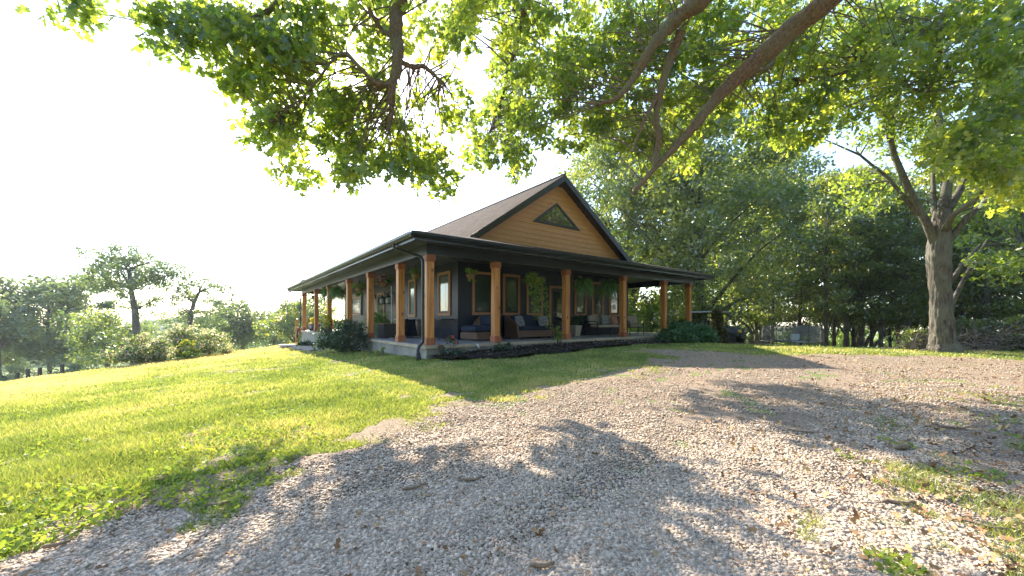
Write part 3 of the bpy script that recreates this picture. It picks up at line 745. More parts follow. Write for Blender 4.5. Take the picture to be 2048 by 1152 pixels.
# downspouts
def spout(pts):
    return MB().tube(pts, .042, 8).build('downspout', M['trimdark'], house, True)
spout([(-OV - .06, .62, 2.70), (-OV - .06, .62, 2.60), (-OV + .02, .58, 2.53), (-.12, .13, 2.33), (-.075, .07, 2.24), (-.07, .06, 2.1), (-.07, .06, .18), (-.08, .05, .08), (-.22, -.02, -.02), (-.26, -.05, -.12), (-.25, -.06, -.32)])
spout([(-OV - .06, LY + .9, 2.70), (-OV - .06, LY + .85, 2.58), (-.14, LY + .1, 2.30), (-.08, LY - .05, 2.15), (-.08, LY - .05, .2), (-.25, LY - .1, .0), (-.25, LY - .1, -.5)])
MB().tube([(-.255, -.055, -.18), (-.25, -.075, -.42)], [.06, .075], 8).build('downspout_boot', M['blackpl'], house, True)
# white elbow at the slab edge
tag(MB().tube([H(1.5, -.06, -.03), H(1.5, -.12, -.04), H(1.52, -.16, -.12)], .032, 8).build('drain_elbow', M['white'], None, True), 'short white drain elbow at the porch slab edge', 'pipe')
# roof dish at the far eave
t = on_porch('satellite_dish', 'grey satellite dish peeking over the far end of the eave', 'satellite dish', .1, LY - .4, 2.93)
mb = MB(); mb.lathe([(0.001, .0), (.2, .03), (.36, .11), (.42, .18), (.41, .19), (.34, .12), (.2, .05), (0.001, .02)], n=20); o = mb.build('dish', M['greypl'], t, True); o.rotation_euler = (math.radians(70), 0, math.radians(-30)); o.location = (0, 0, .10); o.scale = (.6, .6, .6)
MB().tube([(0, .1, -.1), (0, .05, .2)], .025, 6).build('mast', M['steel'], t)

# wooden deck behind the porch
t = on_porch('wooden_deck', 'low wooden deck with cedar railing beyond the far porch end', 'deck', 0, 19.1, -.14)
MB().box(-.12, 9, 0, 1.5, -.14, 0).build('deck_floor', M['deckwood'], t)
for px in (-.08, 2.2, 4.4, 6.6, 8.9):
    MB().box(px - .06, px + .06, 1.4, 1.5, -1.6 if px < 0 else -.1, .78).build('railing_post', M['cedar'], t)
mb = MB(); mb.box(-.14, 9, 1.37, 1.53, .78, .815); mb.build('top_rail', M['deckwood'], t)
for k in range(4): MB().box(-.02, 8.84, 1.44, 1.46, .14 + k * .15, .165 + k * .15).build('rail', M['black'], t)

# ------------------------------------------------------------------ plants kit
def fern_parts(t, n, L, z, droop=1.0, name='fronds', mat='fern'):
    parts = []
    for k in range(n):
        a = random.uniform(0, 2 * math.pi); el = random.uniform(-.2, 1.35); l = L * random.uniform(.65, 1.1); s = 13
        pts = []; p = np.array([0, 0, z]); v = np.array([math.cos(a) * math.cos(el), math.sin(a) * math.cos(el), math.sin(el)])
        for i in range(s + 1):
            pts.append(p.copy()); p = p + v * l / s; v = unit(v + np.array([0, 0, -.22 * droop]))
        pts = np.array(pts); tang = unit(np.gradient(pts, axis=0)); side = unit(np.cross(tang, np.array([0, 0, 1.0])) + 1e-6)
        wv = np.sin(np.linspace(.15, math.pi, s + 1)) * l * .09 + .004
        P = np.repeat(pts[1:], 2, 0); sg = np.tile([1, -1], s)[:, None]; yd = unit(np.repeat(side[1:], 2, 0) * sg + np.repeat(tang[1:], 2, 0) * .5 + np.array([0, 0, -.15]))
        nr = unit(np.cross(np.repeat(tang[1:], 2, 0), yd) * sg); xd = np.cross(yd, nr)
        R = np.stack([xd, yd, nr], 2); S = np.repeat(wv[1:], 2)
        parts.append(scatter(QV * np.array([.9, 1, 1]), QF, P, R, S, np.full(2 * s, np.clip(random.gauss(.45, .22), 0, 1))))
    V, Fs, T = join(parts); return raw_mesh(name, V, Fs, M[mat], t, T)
def hanger(t, ztop, r, z0):
    mb = MB()
    for k in range(3):
        a = 2 * math.pi * k / 3 + .4; mb.tube([(r * math.cos(a), r * math.sin(a), z0), (0, 0, ztop - .12)], .004, 4)
    mb.tube([(0, 0, ztop - .12), (0, 0, ztop)], .006, 4); mb.build('hanger', M['black'], t)
def basket(name, label, x, y, z, r, kind, group='hanging baskets on the porch', cat='hanging plant', ceil=2.4):
    t = on_porch(name, label, cat, x, y, z, 0, group)
    MB().lathe([(.02, -r * .9), (r * .6, -r * .75), (r * .9, -r * .35), (r, 0), (r * 1.04, .02), (r * .92, .02), (r * .85, -.03), (.02, -.04)], n=16).build('pot', M['coco' if kind != 'fern' else 'blackpl'], t, True)
    hanger(t, ceil - z, r, 0.0)
    return t
def foliage(t, c, rad, ncl, per, leaf, mat, name='foliage', flat=.7, spread=None, shape='s', droop=None, up=.6):
    cen = np.array(c) + unit(rng.normal(size=(ncl, 3))) * np.array(spread or (rad, rad, rad * .7)) * rng.random((ncl, 1)) ** .5
    return crown_mesh(cen, rad * .4, per, leaf, M[mat], name, t, shape, up, droop, flat)

# hanging ferns
f1 = basket('hanging_fern', 'big drooping green fern hanging between the middle and fourth front posts', 6.6, .5, 1.98, .14, 'fern', 'large hanging ferns')
fern_parts(f1, 150, .74, .04, 1.25)
dup(f1, H(8.05, .55, 1.97), HROT + 2.1, 1.06, 'big drooping green fern hanging just left of the fourth front post')
dup(f1, H(.45, 11.3, 2.05), HROT + 1.2, 1.15, 'bright fern hanging on the side porch, nearer of two')
dup(f1, H(.45, 13.4, 2.1), HROT + 4.0, 1.2, 'bright fern hanging on the side porch, farther of two')
# small baskets
b = basket('hanging_basket', 'small coco basket of pale trailing plant beside the corner post, front side', 1.64, .5, 2.0, .13, 'coco'); foliage(b, (0, 0, .08), .18, 16, 26, .045, 'vine', up=.9); foliage(b, (.02, -.02, -.16), .10, 5, 16, .04, 'vine')
b = basket('hanging_basket', 'small round basket of spider plant beside the corner post, side porch', .5, 1.85, 2.05, .14, 'coco'); foliage(b, (0, 0, .1), .17, 12, 22, .05, 'vine'); fern_parts(b, 26, .34, .03, 1.3, 'trailing_foliage', 'vine')
b = basket('hanging_basket', 'basket of bright pink flowers hanging on the side porch', .45, 4.6, 2.0, .16, 'coco'); foliage(b, (0, 0, .1), .28, 22, 26, .07, 'shrub'); foliage(b, (-.05, .0, .14), .30, 12, 10, .06, 'pink', 'blossoms'); foliage(b, (.16, -.1, .12), .16, 8, 18, .09, 'vine', 'variegated_leaves')
b = basket('hanging_basket', 'yellow green trailing basket between two side porch posts', .45, 7.6, 2.0, .15, 'coco'); foliage(b, (0, 0, .12), .26, 16, 26, .07, 'vine'); foliage(b, (.0, -.05, -.22), .18, 8, 20, .07, 'vine', 'trailing_foliage')
b = basket('hanging_basket', 'dark wire basket hanging at the back right porch corner', 13.2, 6.2, 1.95, .2, 'coco'); foliage(b, (0, 0, .05), .36, 18, 22, .08, 'shrub'); foliage(b, (0, 0, -.35), .22, 8, 20, .08, 'treeleaf', 'trailing_foliage')
# trailing vine basket
b = basket('vine_basket', 'trailing lime green vine basket hung before the third window', 4.17, .55, 1.98, .17, 'coco', 'hanging baskets on the porch')
foliage(b, (0, 0, .05), .32, 26, 26, .075, 'vine')
parts = []
for sx, L, dx in ((-.14, .5, -.05), (-.03, 1.35, .03), (.06, .95, .1), (.16, 1.0, .25), (.22, 1.65, .42), (.30, 1.25, .36), (-.2, .6, -.1), (.1, 1.2, .05), (-.08, 1.0, -.02)):
    k = int(L * 64); tt = rng.random(k)
    P = np.stack([sx + dx * tt + rng.normal(0, .05, k), rng.normal(-.1, .06, k), .05 - L * tt ** 1.1], 1)
    parts.append(scatter(SV, SF, P, frames(k, .5, .5), rng.uniform(.05, .1, k), np.clip(rng.normal(.55, .2, k), 0, 1)))
V, Fs, T = join(parts); raw_mesh('trailing_foliage', V, Fs, M['vine'], b, T)
# little brown ball ornament
t = on_porch('hanging_ornament', 'little brown ball ornament hanging at the far side porch end', 'ornament', .5, 17.6, 2.1)
MB().lathe([(.01, -.14), (.1, -.1), (.17, 0), (.14, .08), (.03, .12)], n=14).build('ball', M['ball'], t, True); MB().tube([(0, 0, .1), (0, 0, .3)], .006, 4).build('cord', M['black'], t)
# plant pole
t = on_porch('plant_pole', 'thin white pole standing between the side porch posts', 'pole', .7, 4.5, 0)
MB().tube([(0, 0, .45), (0, 0, 1.9)], .012, 6).build('pole', M['white'], t); MB().lathe([(.11, .001), (.11, .02), (.02, .04), (.014, .46)], n=12).build('pole_foot', M['steel'], t)
# wall lanterns
def lantern(x, y, z, label, copy=None):
    t = on_porch('wall_lantern', label, 'lantern', x, y, z, 0, 'lanterns on the side porch wall')
    MB().box(-.03, -.002, -.07, .07, -.02, .2).build('back_plate', M['black'], t)
    mb = MB(); mb.tube([(-.02, 0, .12), (-.10, 0, .22), (-.2, 0, .22), (-.24, 0, .14), (-.24, 0, .06)], .014, 6); mb.lathe([(.17, 0), (.16, .02), (.06, .08), (.02, .12)], (-.24, 0, -.05), 12); mb.lathe([(.15, -.33), (.15, -.30)], (-.24, 0, 0), 12); mb.build('hood', M['black'], t)
    MB().lathe([(.13, -.30), (.135, -.05)], (-.24, 0, 0), 12).build('glass', M['glasslamp'], t, True)
    return t
l0 = lantern(D - .003, 10.75, 1.78, 'black wall lantern on the side wall, farthest of three')
dup(l0, H(D - .003, 8.95, 1.75), HROT, 1, 'black wall lantern on the side wall, middle of three, beside the door')
dup(l0, H(D - .003, 8.1, 1.75), HROT, 1, 'black wall lantern on the side wall, nearest of three')
# bucket hung by strings
t = on_porch('hanging_bucket', 'black bucket planter hanging by two strings near the side window', 'planter', 1.2, 4.55, .57)
MB().lathe([(.11, -.26), (.13, -.2), (.16, .1), (.165, .13), (.14, .13), (.13, .05)], n=14).build('bucket', M['black'], t, True)
mb = MB(); mb.tube([(.15, 0, .12), (0, .2, .75)], .006, 4).tube([(-.15, 0, .12), (0, .2, .75)], .006, 4).tube([(0, .2, .75), (0, .2, 1.85)], .006, 4); mb.build('string', M['black'], t)
# planter box with fern
t = on_porch('planter_box', 'grey slatted planter box on legs holding a fern', 'planter box', .65, 5.55)
mb = MB(); mb.box(-.26, .26, -.42, .42, .16, .50); o = mb.build('box', M['greywood'], t, bevel=.01)
MB().box(-.29, .29, -.45, .45, .50, .525).build('rim', M['casing'], t)
for a in (-.22, .22):
    for c in (-.38, .38): MB().box(a - .035, a + .035, c - .035, c + .035, 0.001, .16).build('leg', M['greywood'], t)
o = fern_parts(t, 110, 1.0, .54, .75); o.location = (0, .05, 0)
t = on_porch('planter_box', 'dark wooden crate beside the post, next to the fern planter', 'planter box', .65, 4.72)
MB().box(-.27, .27, -.28, .28, 0.001, .52).build('box', M['blackpl'], t, bevel=.012); MB().box(-.29, .29, -.3, .3, .52, .54).build('rim', M['deckwood'], t)
# far planters
t = on_porch('planter_box', 'small grey planter with yellow green succulents at the far porch end', 'planter box', .55, 17.9)
MB().box(-.25, .25, -.5, .5, .12, .42).build('box', M['greywood'], t); MB().box(-.28, .28, -.53, .53, .42, .45).build('rim', M['casing'], t)
for a in (-.4, .4): MB().box(-.2, .2, a - .04, a + .04, 0.001, .12).build('leg', M['blackpl'], t)
foliage(t, (0, 0, .62), .34, 14, 26, .12, 'yellow', spread=(.15, .45, .18))
t = on_porch('potted_plant', 'spiky agave in a pot on the far porch corner', 'potted plant', .0, 19.6, -.14)
MB().lathe([(.12, 0.001), (.17, .3), (.18, .32), (.15, .32)], n=12).build('pot', M['terracotta'], t, True); o = fern_parts(t, 24, .5, .32, .35, 'leaves', 'fern')
t = on_porch('potted_plant', 'yellow leaved climber in a pot at the fifth side post', 'potted plant', -.02 + .0, 11.35)
MB().lathe([(.12, 0.001), (.16, .24), (.17, .26), (.14, .26)], n=12).build('pot', M['terracotta'], t, True); foliage(t, (0, 0, .62), .3, 22, 24, .085, 'yellow', spread=(.17, .17, .5)); foliage(t, (0, 0, .35), .25, 8, 24, .08, 'vine', 'lower_leaves')
# tables on the side porch
def scroll_table(label, x, y, L):
    t = on_porch('console_table', label, 'table', x, y)
    MB().box(-.26, .26, -L / 2, L / 2, .675, .705).build('table_top', M['black'], t, bevel=.006)
    for c in (-L / 2 + .12, L / 2 - .12):
        for a in (-.2, .2):
            pts = [(a, c, .675), (a * .9, c, .5), (a * .75, c * .97, .38), (a * .9, c, .2), (a * 1.35, c * 1.04, .04), (a * 1.5, c * 1.05, .002)]
            MB().tube(pts, .014, 6).build('leg', M['black'], t)
    MB().tube([(0, -L / 2 + .12, .4), (0, L / 2 - .12, .4)], .012, 6).build('stretcher', M['black'], t)
    return t
scroll_table('narrow black console table with curved iron legs against the side wall', 1.78, 3.0, 1.7)
t = on_porch('draped_table', 'small table draped in dark cloth against the side wall', 'table', 1.72, 5.5)
MB().box(-.33, .33, -.62, .62, .68, .71).build('table_top', M['greypl'], t, bevel=.005)
n = 40; ringv = []
for j, (zz, k) in enumerate(((.679, .8), (.4, .86), (.04, .98))):
    for i in range(n):
        a = 2 * math.pi * i / n; f_ = 1 + (.05 * math.sin(9 * a) * j / 2); sx = math.copysign(abs(math.cos(a)) ** .5, math.cos(a)); sy = math.copysign(abs(math.sin(a)) ** .5, math.sin(a))
        ringv.append((.3 * k * f_ * sx, .45 * k * f_ * sy, zz))
mb = MB(); mb.add(ringv, [(j * n + i, j * n + (i + 1) % n, (j + 1) * n + (i + 1) % n, (j + 1) * n + i) for j in range(2) for i in range(n)]); mb.build('cloth', M['navy'], t, True)

# ------------------------------------------------------------------ porch seating (front)
def wicker_sofa(label, x, y, rz, Lw, name='wicker_sofa', cat='sofa', hi=.62):
    t = on_porch(name, label, cat, x, y, 0, rz)
    MB().box(-Lw / 2, Lw / 2, -.36, .34, .06, .30).build('base', M['wicker'], t, bevel=.02)
    MB().cushion(-Lw / 2 + .08, Lw / 2 - .08, -.38, .24, .29, .45).build('seat_cushion', M['navy'], t, True)
    mt = Matrix.Translation((0, .27, .6)) @ Matrix.Rotation(-.18, 4, 'X'); MB().cushion(-Lw / 2 + .08, Lw / 2 - .08, -.09, .09, -.24, .26, mt).build('back_cushion', M['navy'], t, True)
    mb = MB(); mb.box(-Lw / 2, Lw / 2, .36, .42, .1, .82); mb.build('backrest', M['wicker'], t, bevel=.02)
    for s in (-1, 1):                              # high curved arms
        poly = [(s * Lw / 2, -.42, .03), (s * Lw / 2, -.36, .3), (s * Lw / 2, -.30, .5), (s * Lw / 2, -.12, hi), (s * Lw / 2, .1, hi + .1), (s * Lw / 2, .42, .84), (s * Lw / 2, .42, .03)]
        MB().prism(poly, (s * .09, 0, 0)).build('arm', M['wicker'], t, bevel=.02)
    for s in (-1, 1):
        for c in (-.3, .3): MB().box(s * (Lw / 2 - .08) - .03, s * (Lw / 2 - .08) + .03, c - .03, c + .03, .001, .06).build('leg', M['black'], t)
    return t
wicker_sofa('brown wicker sofa with navy cushions under the second and third windows', 4.75, 1.45, 0, 1.55)
def pillow(label, x, y, z, rz, mat, tilt=-.35, s=.21):
    t = on_porch('throw_pillow', label, 'pillow', x, y, z, rz)
    mt = Matrix.Rotation(tilt, 4, 'X'); MB().cushion(-s, s, -.07, .07, -s, s, mt).build('pillow', M[mat], t, True); return t
pillow('patterned pillow at the left end of the wicker sofa', 4.2, 1.36, .62, .3, 'patt')
pillow('patterned pillow at the right end of the wicker sofa', 5.32, 1.36, .62, -.25, 'patt')
# left: high backed wicker chair seen from its side, dark cushion
t = on_porch('wicker_chair', 'high wicker chair with curved shell back and dark cushions facing left', 'chair', 2.66, 1.42, 0, math.pi / 2)
t.scale = (1.18, 1.25, 1.06)
prof = [(.10, .0), (.02, .12), (-.02, .3), (.0, .5), (.06, .68), (.16, .80)]
mb = MB(); n = 9; V = []
for (oy, z) in prof:
    for i in range(n):
        a = -1 + 2 * i / (n - 1); V.append((.52 * a, -.38 - oy * 1.0 + .42 * a * a * (1 - z * .3), z + .02 - .10 * a * a * (z > .5)))
fs = [(j * n + i, j * n + i + 1, (j + 1) * n + i + 1, (j + 1) * n + i) for j in range(len(prof) - 1) for i in range(n - 1)]
mb.add(V, fs); o = mb.build('shell', M['wicker'], t, True); so_ = o.modifiers.new('s', 'SOLIDIFY'); so_.thickness = .05
MB().box(-.44, .44, -.3, .45, .03, .26).build('base', M['wicker'], t, bevel=.03)
MB().cushion(-.44, .44, -.3, .5, .26, .46).build('seat_cushion', M['navy'], t, True)
MB().cushion(-.4, .4, -.34, -.12, .42, .80).build('back_cushion', M['navy'], t, True)
# coffee table, door side
t = on_porch('ottoman', 'low dark wicker ottoman with cushion in front of the door', 'ottoman', 6.0, 1.25)
MB().box(-.38, .38, -.28, .28, .05, .30).build('base', M['wicker'], t, bevel=.02); MB().cushion(-.39, .39, -.29, .29, .29, .40).build('cushion', M['navy'], t, True)
for a in (-.32, .32):
    for c in (-.22, .22): MB().box(a - .025, a + .025, c - .025, c + .025, .001, .05).build('leg', M['black'], t)
# pale planter by the door
t = on_porch('potted_plant', 'pale tapered planter with a dark leafy plant beside the door', 'potted plant', 7.35, 1.65)
mb = MB(); a, b_ = .13, .2; mb.add([(-a, -a, .002), (a, -a, .002), (a, a, .002), (-a, a, .002), (-b_, -b_, .45), (b_, -b_, .45), (b_, b_, .45), (-b_, b_, .45)], [(0, 3, 2, 1), (4, 5, 6, 7), (0, 1, 5, 4), (1, 2, 6, 5), (2, 3, 7, 6), (3, 0, 4, 7)]); mb.build('pot', M['pot'], t, bevel=.015)
foliage(t, (.1, 0, .68), .3, 14, 24, .1, 'shrub')
# metal settee
def metal_seat(label, x, y, rz, Lw, name, cat):
    t = on_porch(name, label, cat, x, y, 0, rz)
    for s in (-1, 1):
        xx = s * Lw / 2
        MB().tube([(xx, -.34, .002), (xx, -.32, .4), (xx, -.30, .58), (xx, -.1, .61), (xx, .25, .6)], .018, 6).build('arm', M['black'], t)
        MB().tube([(xx, .36, .002), (xx, .26, .4), (xx, .36, .86)], .018, 6).build('back_leg', M['black'], t)
    mb = MB(); mb.tube([(-Lw / 2, -.32, .34), (Lw / 2, -.32, .34)], .015, 6).tube([(-Lw / 2, .27, .34), (Lw / 2, .27, .34)], .015, 6).tube([(-Lw / 2, .36, .86), (Lw / 2, .36, .86)], .018, 6)
    k = 7
    for i in range(1, k): xx = -Lw / 2 + Lw * i / k; mb.tube([(xx, -.32, .34), (xx, .27, .34), (xx, .36, .86)], .008, 4)
    mb.build('frame', M['black'], t)
    MB().cushion(-Lw / 2 + .03, Lw / 2 - .03, -.34, .24, .35, .47).build('seat_cushion', M['beige'], t, True)
    nb = 2 if Lw > 1 else 1
    for i in range(nb):
        c = -Lw / 2 + Lw * (i + .5) / nb; hw = Lw / nb / 2 - .05; mt = Matrix.Translation((c, .24, .68)) @ Matrix.Rotation(-.2, 4, 'X')
        MB().cushion(-hw, hw, -.07, .07, -.2, .2, mt).build('back_cushion', M['beige'], t, True)
    return t
metal_seat('black metal settee with beige cushions under the right hand windows', 8.95, 1.45, 0, 1.65, 'settee', 'settee')
pillow('dark patterned pillow on the beige settee', 8.75, 1.3, .66, .1, 'patt', -.35, .19)
pillow('red striped pillow at the right end of the settee', 9.45, 1.33, .64, -.1, 'red', -.35, .18)
metal_seat('black metal armchair with beige cushion behind the fourth front post', 10.85, 1.3, -.6, .62, 'patio_chair', 'chair')

# ------------------------------------------------------------------ shrubs and bed plants
def bush(name, label, cat, x, y, rx, ry, h, ncl, per, leaf, mat, group=None, shape='q', extra=None, rz=0, up=.7, stems=True):
    t = thing(name, label, cat, (x, y, g1(x, y)), rz, group)
    d = unit(rng.normal(size=(ncl, 3))); d[:, 2] = np.abs(d[:, 2]); d *= rng.random((ncl, 1)) ** .35
    cen = d * np.array([rx, ry, h * .82]) + np.array([0, 0, h * .12])
    crown_mesh(cen, min(rx, ry, h) * .34 * rng.uniform(.7, 1.3, ncl), per, leaf, M[mat], 'foliage', t, shape, up)
    if stems:
        mb = MB()
        for k in range(10): mb.tube(limb_pts((rng.normal(0, .06), rng.normal(0, .06), -.05), cen[k % ncl], .03), [.014, .012, .01, .007, .003], 4, False)
        mb.build('stem', M['darkbark'], t)
    if extra:
        sel = cen[np.argsort(-(cen[:, 2] + np.hypot(cen[:, 0], cen[:, 1]) * .5))][:extra[2]] * 1.07
        crown_mesh(sel, extra[3], extra[4], extra[1], M[extra[0]], extra[5], t, shape, up)
    return t
hx, hy, _ = H(-.75, 5.3); bush('porch_shrub', 'dense dark green shrub hiding the side porch edge', 'shrub', hx, hy, .95, .75, 1.2, 60, 90, .075, 'shrub')
hx, hy, _ = H(.55, -.45); t = bush('rose_bush', 'low rose bush with pink blooms by the corner post', 'rose bush', hx, hy, .34, .3, .68, 18, 26, .055, 'shrub', extra=('pink', .065, 7, .05, 9, 'blossoms'))
hx, hy, _ = H(2.05, -.6); bush('bed_plant', 'round leafy little shrub in the mulch before the second post', 'plant', hx, hy, .27, .25, .42, 16, 34, .05, 'shrub')
hx, hy, _ = H(4.45, -.35); bush('bed_plant', 'tall thin leggy plant in the mulch below the trailing vine', 'plant', hx, hy, .16, .16, .75, 12, 22, .06, 'vine')
hx, hy, _ = H(11.4, -1.0); t = bush('juniper', 'wide spreading blue green juniper at the right porch end', 'juniper', hx, hy, 1.9, .85, .85, 110, 130, .10, 'juniper', rz=HROT, up=1.2)
hx, hy, _ = H(12.3, -.1); bush('juniper', 'darker rounded evergreen behind the spreading juniper', 'juniper', hx, hy, .9, .7, 1.15, 40, 90, .09, 'shrub', rz=HROT)
hx, hy, _ = H(13.9, -1.0); t = thing('conical_evergreen', 'bronze green cone shaped evergreen beside the utility vehicle', 'conifer', (hx, hy, g1(hx, hy)))
s_ = rng.random(90); a_ = rng.random(90) * 6.283; r_ = .46 * (1 - s_ * .92) * rng.random(90) ** .4
crown_mesh(np.stack([r_ * np.cos(a_), r_ * np.sin(a_), s_ * 1.5 + .06], 1), .17, 60, .085, M['conifer'], 'foliage', t, up=.2); MB().tube([(0, 0, -.1), (0, 0, 1.2)], [.05, .02], 6).build('stem', M['darkbark'], t)
hx, hy, _ = H(-.35, 2.6); bush('bed_plant', 'small pale weed growing against the side foundation', 'plant', hx, hy, .22, .16, .32, 8, 18, .05, 'weed')
hx, hy, _ = H(-.6, 13.6); bush('bed_plant', 'low dark hosta by the far side foundation', 'plant', hx, hy, .5, .4, .35, 14, 26, .1, 'shrub')
hx, hy, _ = H(-.5, 15.2); bush('bed_plant', 'small pale plant by the far downspout', 'plant', hx, hy, .2, .2, .3, 8, 20, .06, 'vine')
# flagstones
k = 0
for (x, y, w_, d_) in ((6.2, -.55, .55, .4), (6.95, -.8, .6, .45), (7.6, -.5, .5, .4), (8.2, -.85, .65, .45), (8.9, -.6, .55, .4)):
    lab = ['leftmost flagstone lying in the mulch bed', 'second flagstone from the left in the mulch bed', 'middle flagstone of five in the mulch bed', 'fourth flagstone from the left in the mulch bed', 'rightmost flagstone in the mulch bed near the juniper'][k]; k += 1
    hx, hy, _ = H(x, y); poly = [(w_ * .5 * math.cos(a) * random.uniform(.8, 1.15), d_ * .5 * math.sin(a) * random.uniform(.8, 1.15), 0) for a in np.linspace(0, 6.283, 8)[:-1]]
    o = MB().prism(poly, (0, 0, .06)).build('flagstone', M['flag'], None, bevel=.01); o.location = (hx, hy, g1(hx, hy) + .05); o.rotation_euler = (0, 0, HROT); tag(o, lab, 'flagstone', 'flagstones in the mulch bed')
k = 0
for (x, y) in ((-1.0, 8.8), (-1.1, 10.4), (-1.0, 12.0), (-1.2, 15.0), (-1.1, 16.8)):
    lab = ['paving slab beside the side porch, nearest the dark shrub', 'second paving slab beyond the dark shrub', 'middle paving slab along the side porch', 'fourth paving slab, past the dark hosta', 'farthest paving slab along the side porch'][k]; k += 1
    hx, hy, _ = H(x, y); o = MB().box(-.42, .42, -.6, .6, -.03, .05).build('paving_slab', M['flag'], None, bevel=.015); o.location = (hx, hy, g1(hx, hy) + .02); o.rotation_euler = (0, 0, HROT + random.uniform(-.1, .1)); tag(o, lab, 'paving slab', 'paving slabs along the side porch')

# white flowering bushes on the crest
def at_crest(u, x=-14.6):
    y = x / ((u - 1024) / F); return x, y
x, y = at_crest(283, -14.5); bush('flowering_bush', 'smaller white flowering bush on the lawn crest', 'bush', x, y, 1.05, 1.0, 1.25, 46, 70, .10, 'farleaf', 'white flowering bushes on the crest', extra=('blossom', .085, 46, .24, 30, 'blossoms'))
x, y = at_crest(384, -14.7); bush('flowering_bush', 'larger white flowering bush on the lawn crest', 'bush', x, y, 1.55, 1.3, 1.6, 70, 80, .10, 'farleaf', 'white flowering bushes on the crest', extra=('blossom', .085, 70, .28, 34, 'blossoms'))
x, y = at_crest(374, -13.7); t = bush('goldenrod', 'yellow goldenrod in front of the larger flowering bush', 'plant', x, y, .42, .4, .85, 22, 30, .09, 'vine', extra=('yellow', .08, 10, .12, 14, 'blossoms'))

# ------------------------------------------------------------------ left trees
def spot(u, Y): x = (u - 1024) / F * Y; return (x, Y, g1(x, Y))
def pixel_tree(name, label, u, Y, blobs, trunk, leaf, per, mat, bark, cat='tree', tr=.3, limbs=True, depth=2.5, crad=.9):
    """crown built as clumps spread round real positions; blobs in photo pixels (u, v, ru, rv, n)"""
    bx_, by_, bz_ = spot(u, Y); t = thing(name, label, cat, (bx_, by_, bz_)); cen = []
    for (cu, cv, ru, rv, n) in blobs:
        a = rng.random(n) * 6.283; r = rng.random(n) ** .5
        for ua, ra in zip(a, r):
            yy = Y + rng.normal(0, depth * .6); cen.append(W(cu + ru * ra * math.cos(ua), cv + rv * ra * math.sin(ua), Y) + np.array([0, yy - Y, 0]) - np.array([bx_, by_, bz_]))
    cen = np.array(cen)
    tp = [np.array([0, 0, -.4])] + [W(a, b, Y) - np.array([bx_, by_, bz_]) for a, b in trunk]
    mb = MB(); k = len(tp); mb.tube([tuple(p) for p in tp], [tr * (1 - .65 * i / (k - 1)) for i in range(k)], 8)
    for c in cen[::2 if len(cen) < 60 else 4]:
        j = min(range(1, k), key=lambda i: np.linalg.norm(tp[i] - c) + (3 if tp[i][2] > c[2] else 0)); r0 = tr * .3
        mb.tube(limb_pts(tp[j], c, .05), [r0, r0 * .75, r0 * .5, r0 * .3, r0 * .12], 5, False)
    mb.build('trunk', bark, t, True)
    crown_mesh(cen, crad * rng.uniform(.7, 1.4, len(cen)), per, leaf, mat, 'crown', t, flat=.85)
    return t
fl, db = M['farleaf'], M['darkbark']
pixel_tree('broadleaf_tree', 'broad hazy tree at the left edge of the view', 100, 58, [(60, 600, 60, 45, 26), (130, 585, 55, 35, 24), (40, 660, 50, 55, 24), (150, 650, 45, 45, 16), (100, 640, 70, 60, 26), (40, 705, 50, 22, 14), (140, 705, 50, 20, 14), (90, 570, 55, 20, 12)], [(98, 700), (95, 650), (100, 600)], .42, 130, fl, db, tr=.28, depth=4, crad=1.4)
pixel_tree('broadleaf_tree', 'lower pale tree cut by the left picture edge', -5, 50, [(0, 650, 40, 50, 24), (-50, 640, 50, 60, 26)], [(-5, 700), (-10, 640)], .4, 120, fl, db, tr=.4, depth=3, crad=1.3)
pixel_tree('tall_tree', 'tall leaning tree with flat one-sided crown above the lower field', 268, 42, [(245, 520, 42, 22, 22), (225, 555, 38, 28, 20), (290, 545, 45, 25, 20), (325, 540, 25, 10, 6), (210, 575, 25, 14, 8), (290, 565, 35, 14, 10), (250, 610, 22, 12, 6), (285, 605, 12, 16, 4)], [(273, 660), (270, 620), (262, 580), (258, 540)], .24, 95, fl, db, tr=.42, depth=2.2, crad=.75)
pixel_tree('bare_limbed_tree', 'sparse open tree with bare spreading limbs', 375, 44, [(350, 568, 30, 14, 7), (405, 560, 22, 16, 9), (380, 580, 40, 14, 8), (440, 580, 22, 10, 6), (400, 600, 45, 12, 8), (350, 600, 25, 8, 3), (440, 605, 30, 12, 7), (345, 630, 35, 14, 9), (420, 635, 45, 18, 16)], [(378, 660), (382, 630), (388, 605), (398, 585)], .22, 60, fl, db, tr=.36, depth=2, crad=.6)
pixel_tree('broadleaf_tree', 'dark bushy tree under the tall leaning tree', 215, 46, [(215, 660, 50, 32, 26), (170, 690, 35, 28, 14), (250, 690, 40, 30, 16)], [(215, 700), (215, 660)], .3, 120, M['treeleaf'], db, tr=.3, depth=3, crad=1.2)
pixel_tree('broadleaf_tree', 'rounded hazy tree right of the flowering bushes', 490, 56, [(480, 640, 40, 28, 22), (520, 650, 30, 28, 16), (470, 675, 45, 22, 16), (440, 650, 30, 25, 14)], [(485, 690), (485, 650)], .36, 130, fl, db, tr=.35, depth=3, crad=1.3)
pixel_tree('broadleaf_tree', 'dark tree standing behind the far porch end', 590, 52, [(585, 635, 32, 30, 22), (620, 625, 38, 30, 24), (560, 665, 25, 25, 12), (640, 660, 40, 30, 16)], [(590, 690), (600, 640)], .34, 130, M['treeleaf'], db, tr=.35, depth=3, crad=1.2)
pixel_tree('broadleaf_tree', 'low hazy tree seen between the side porch posts', 690, 70, [(680, 650, 40, 16, 14), (740, 650, 40, 16, 14)], [(690, 680), (690, 655)], .4, 110, fl, db, tr=.35, depth=3, crad=1.3)
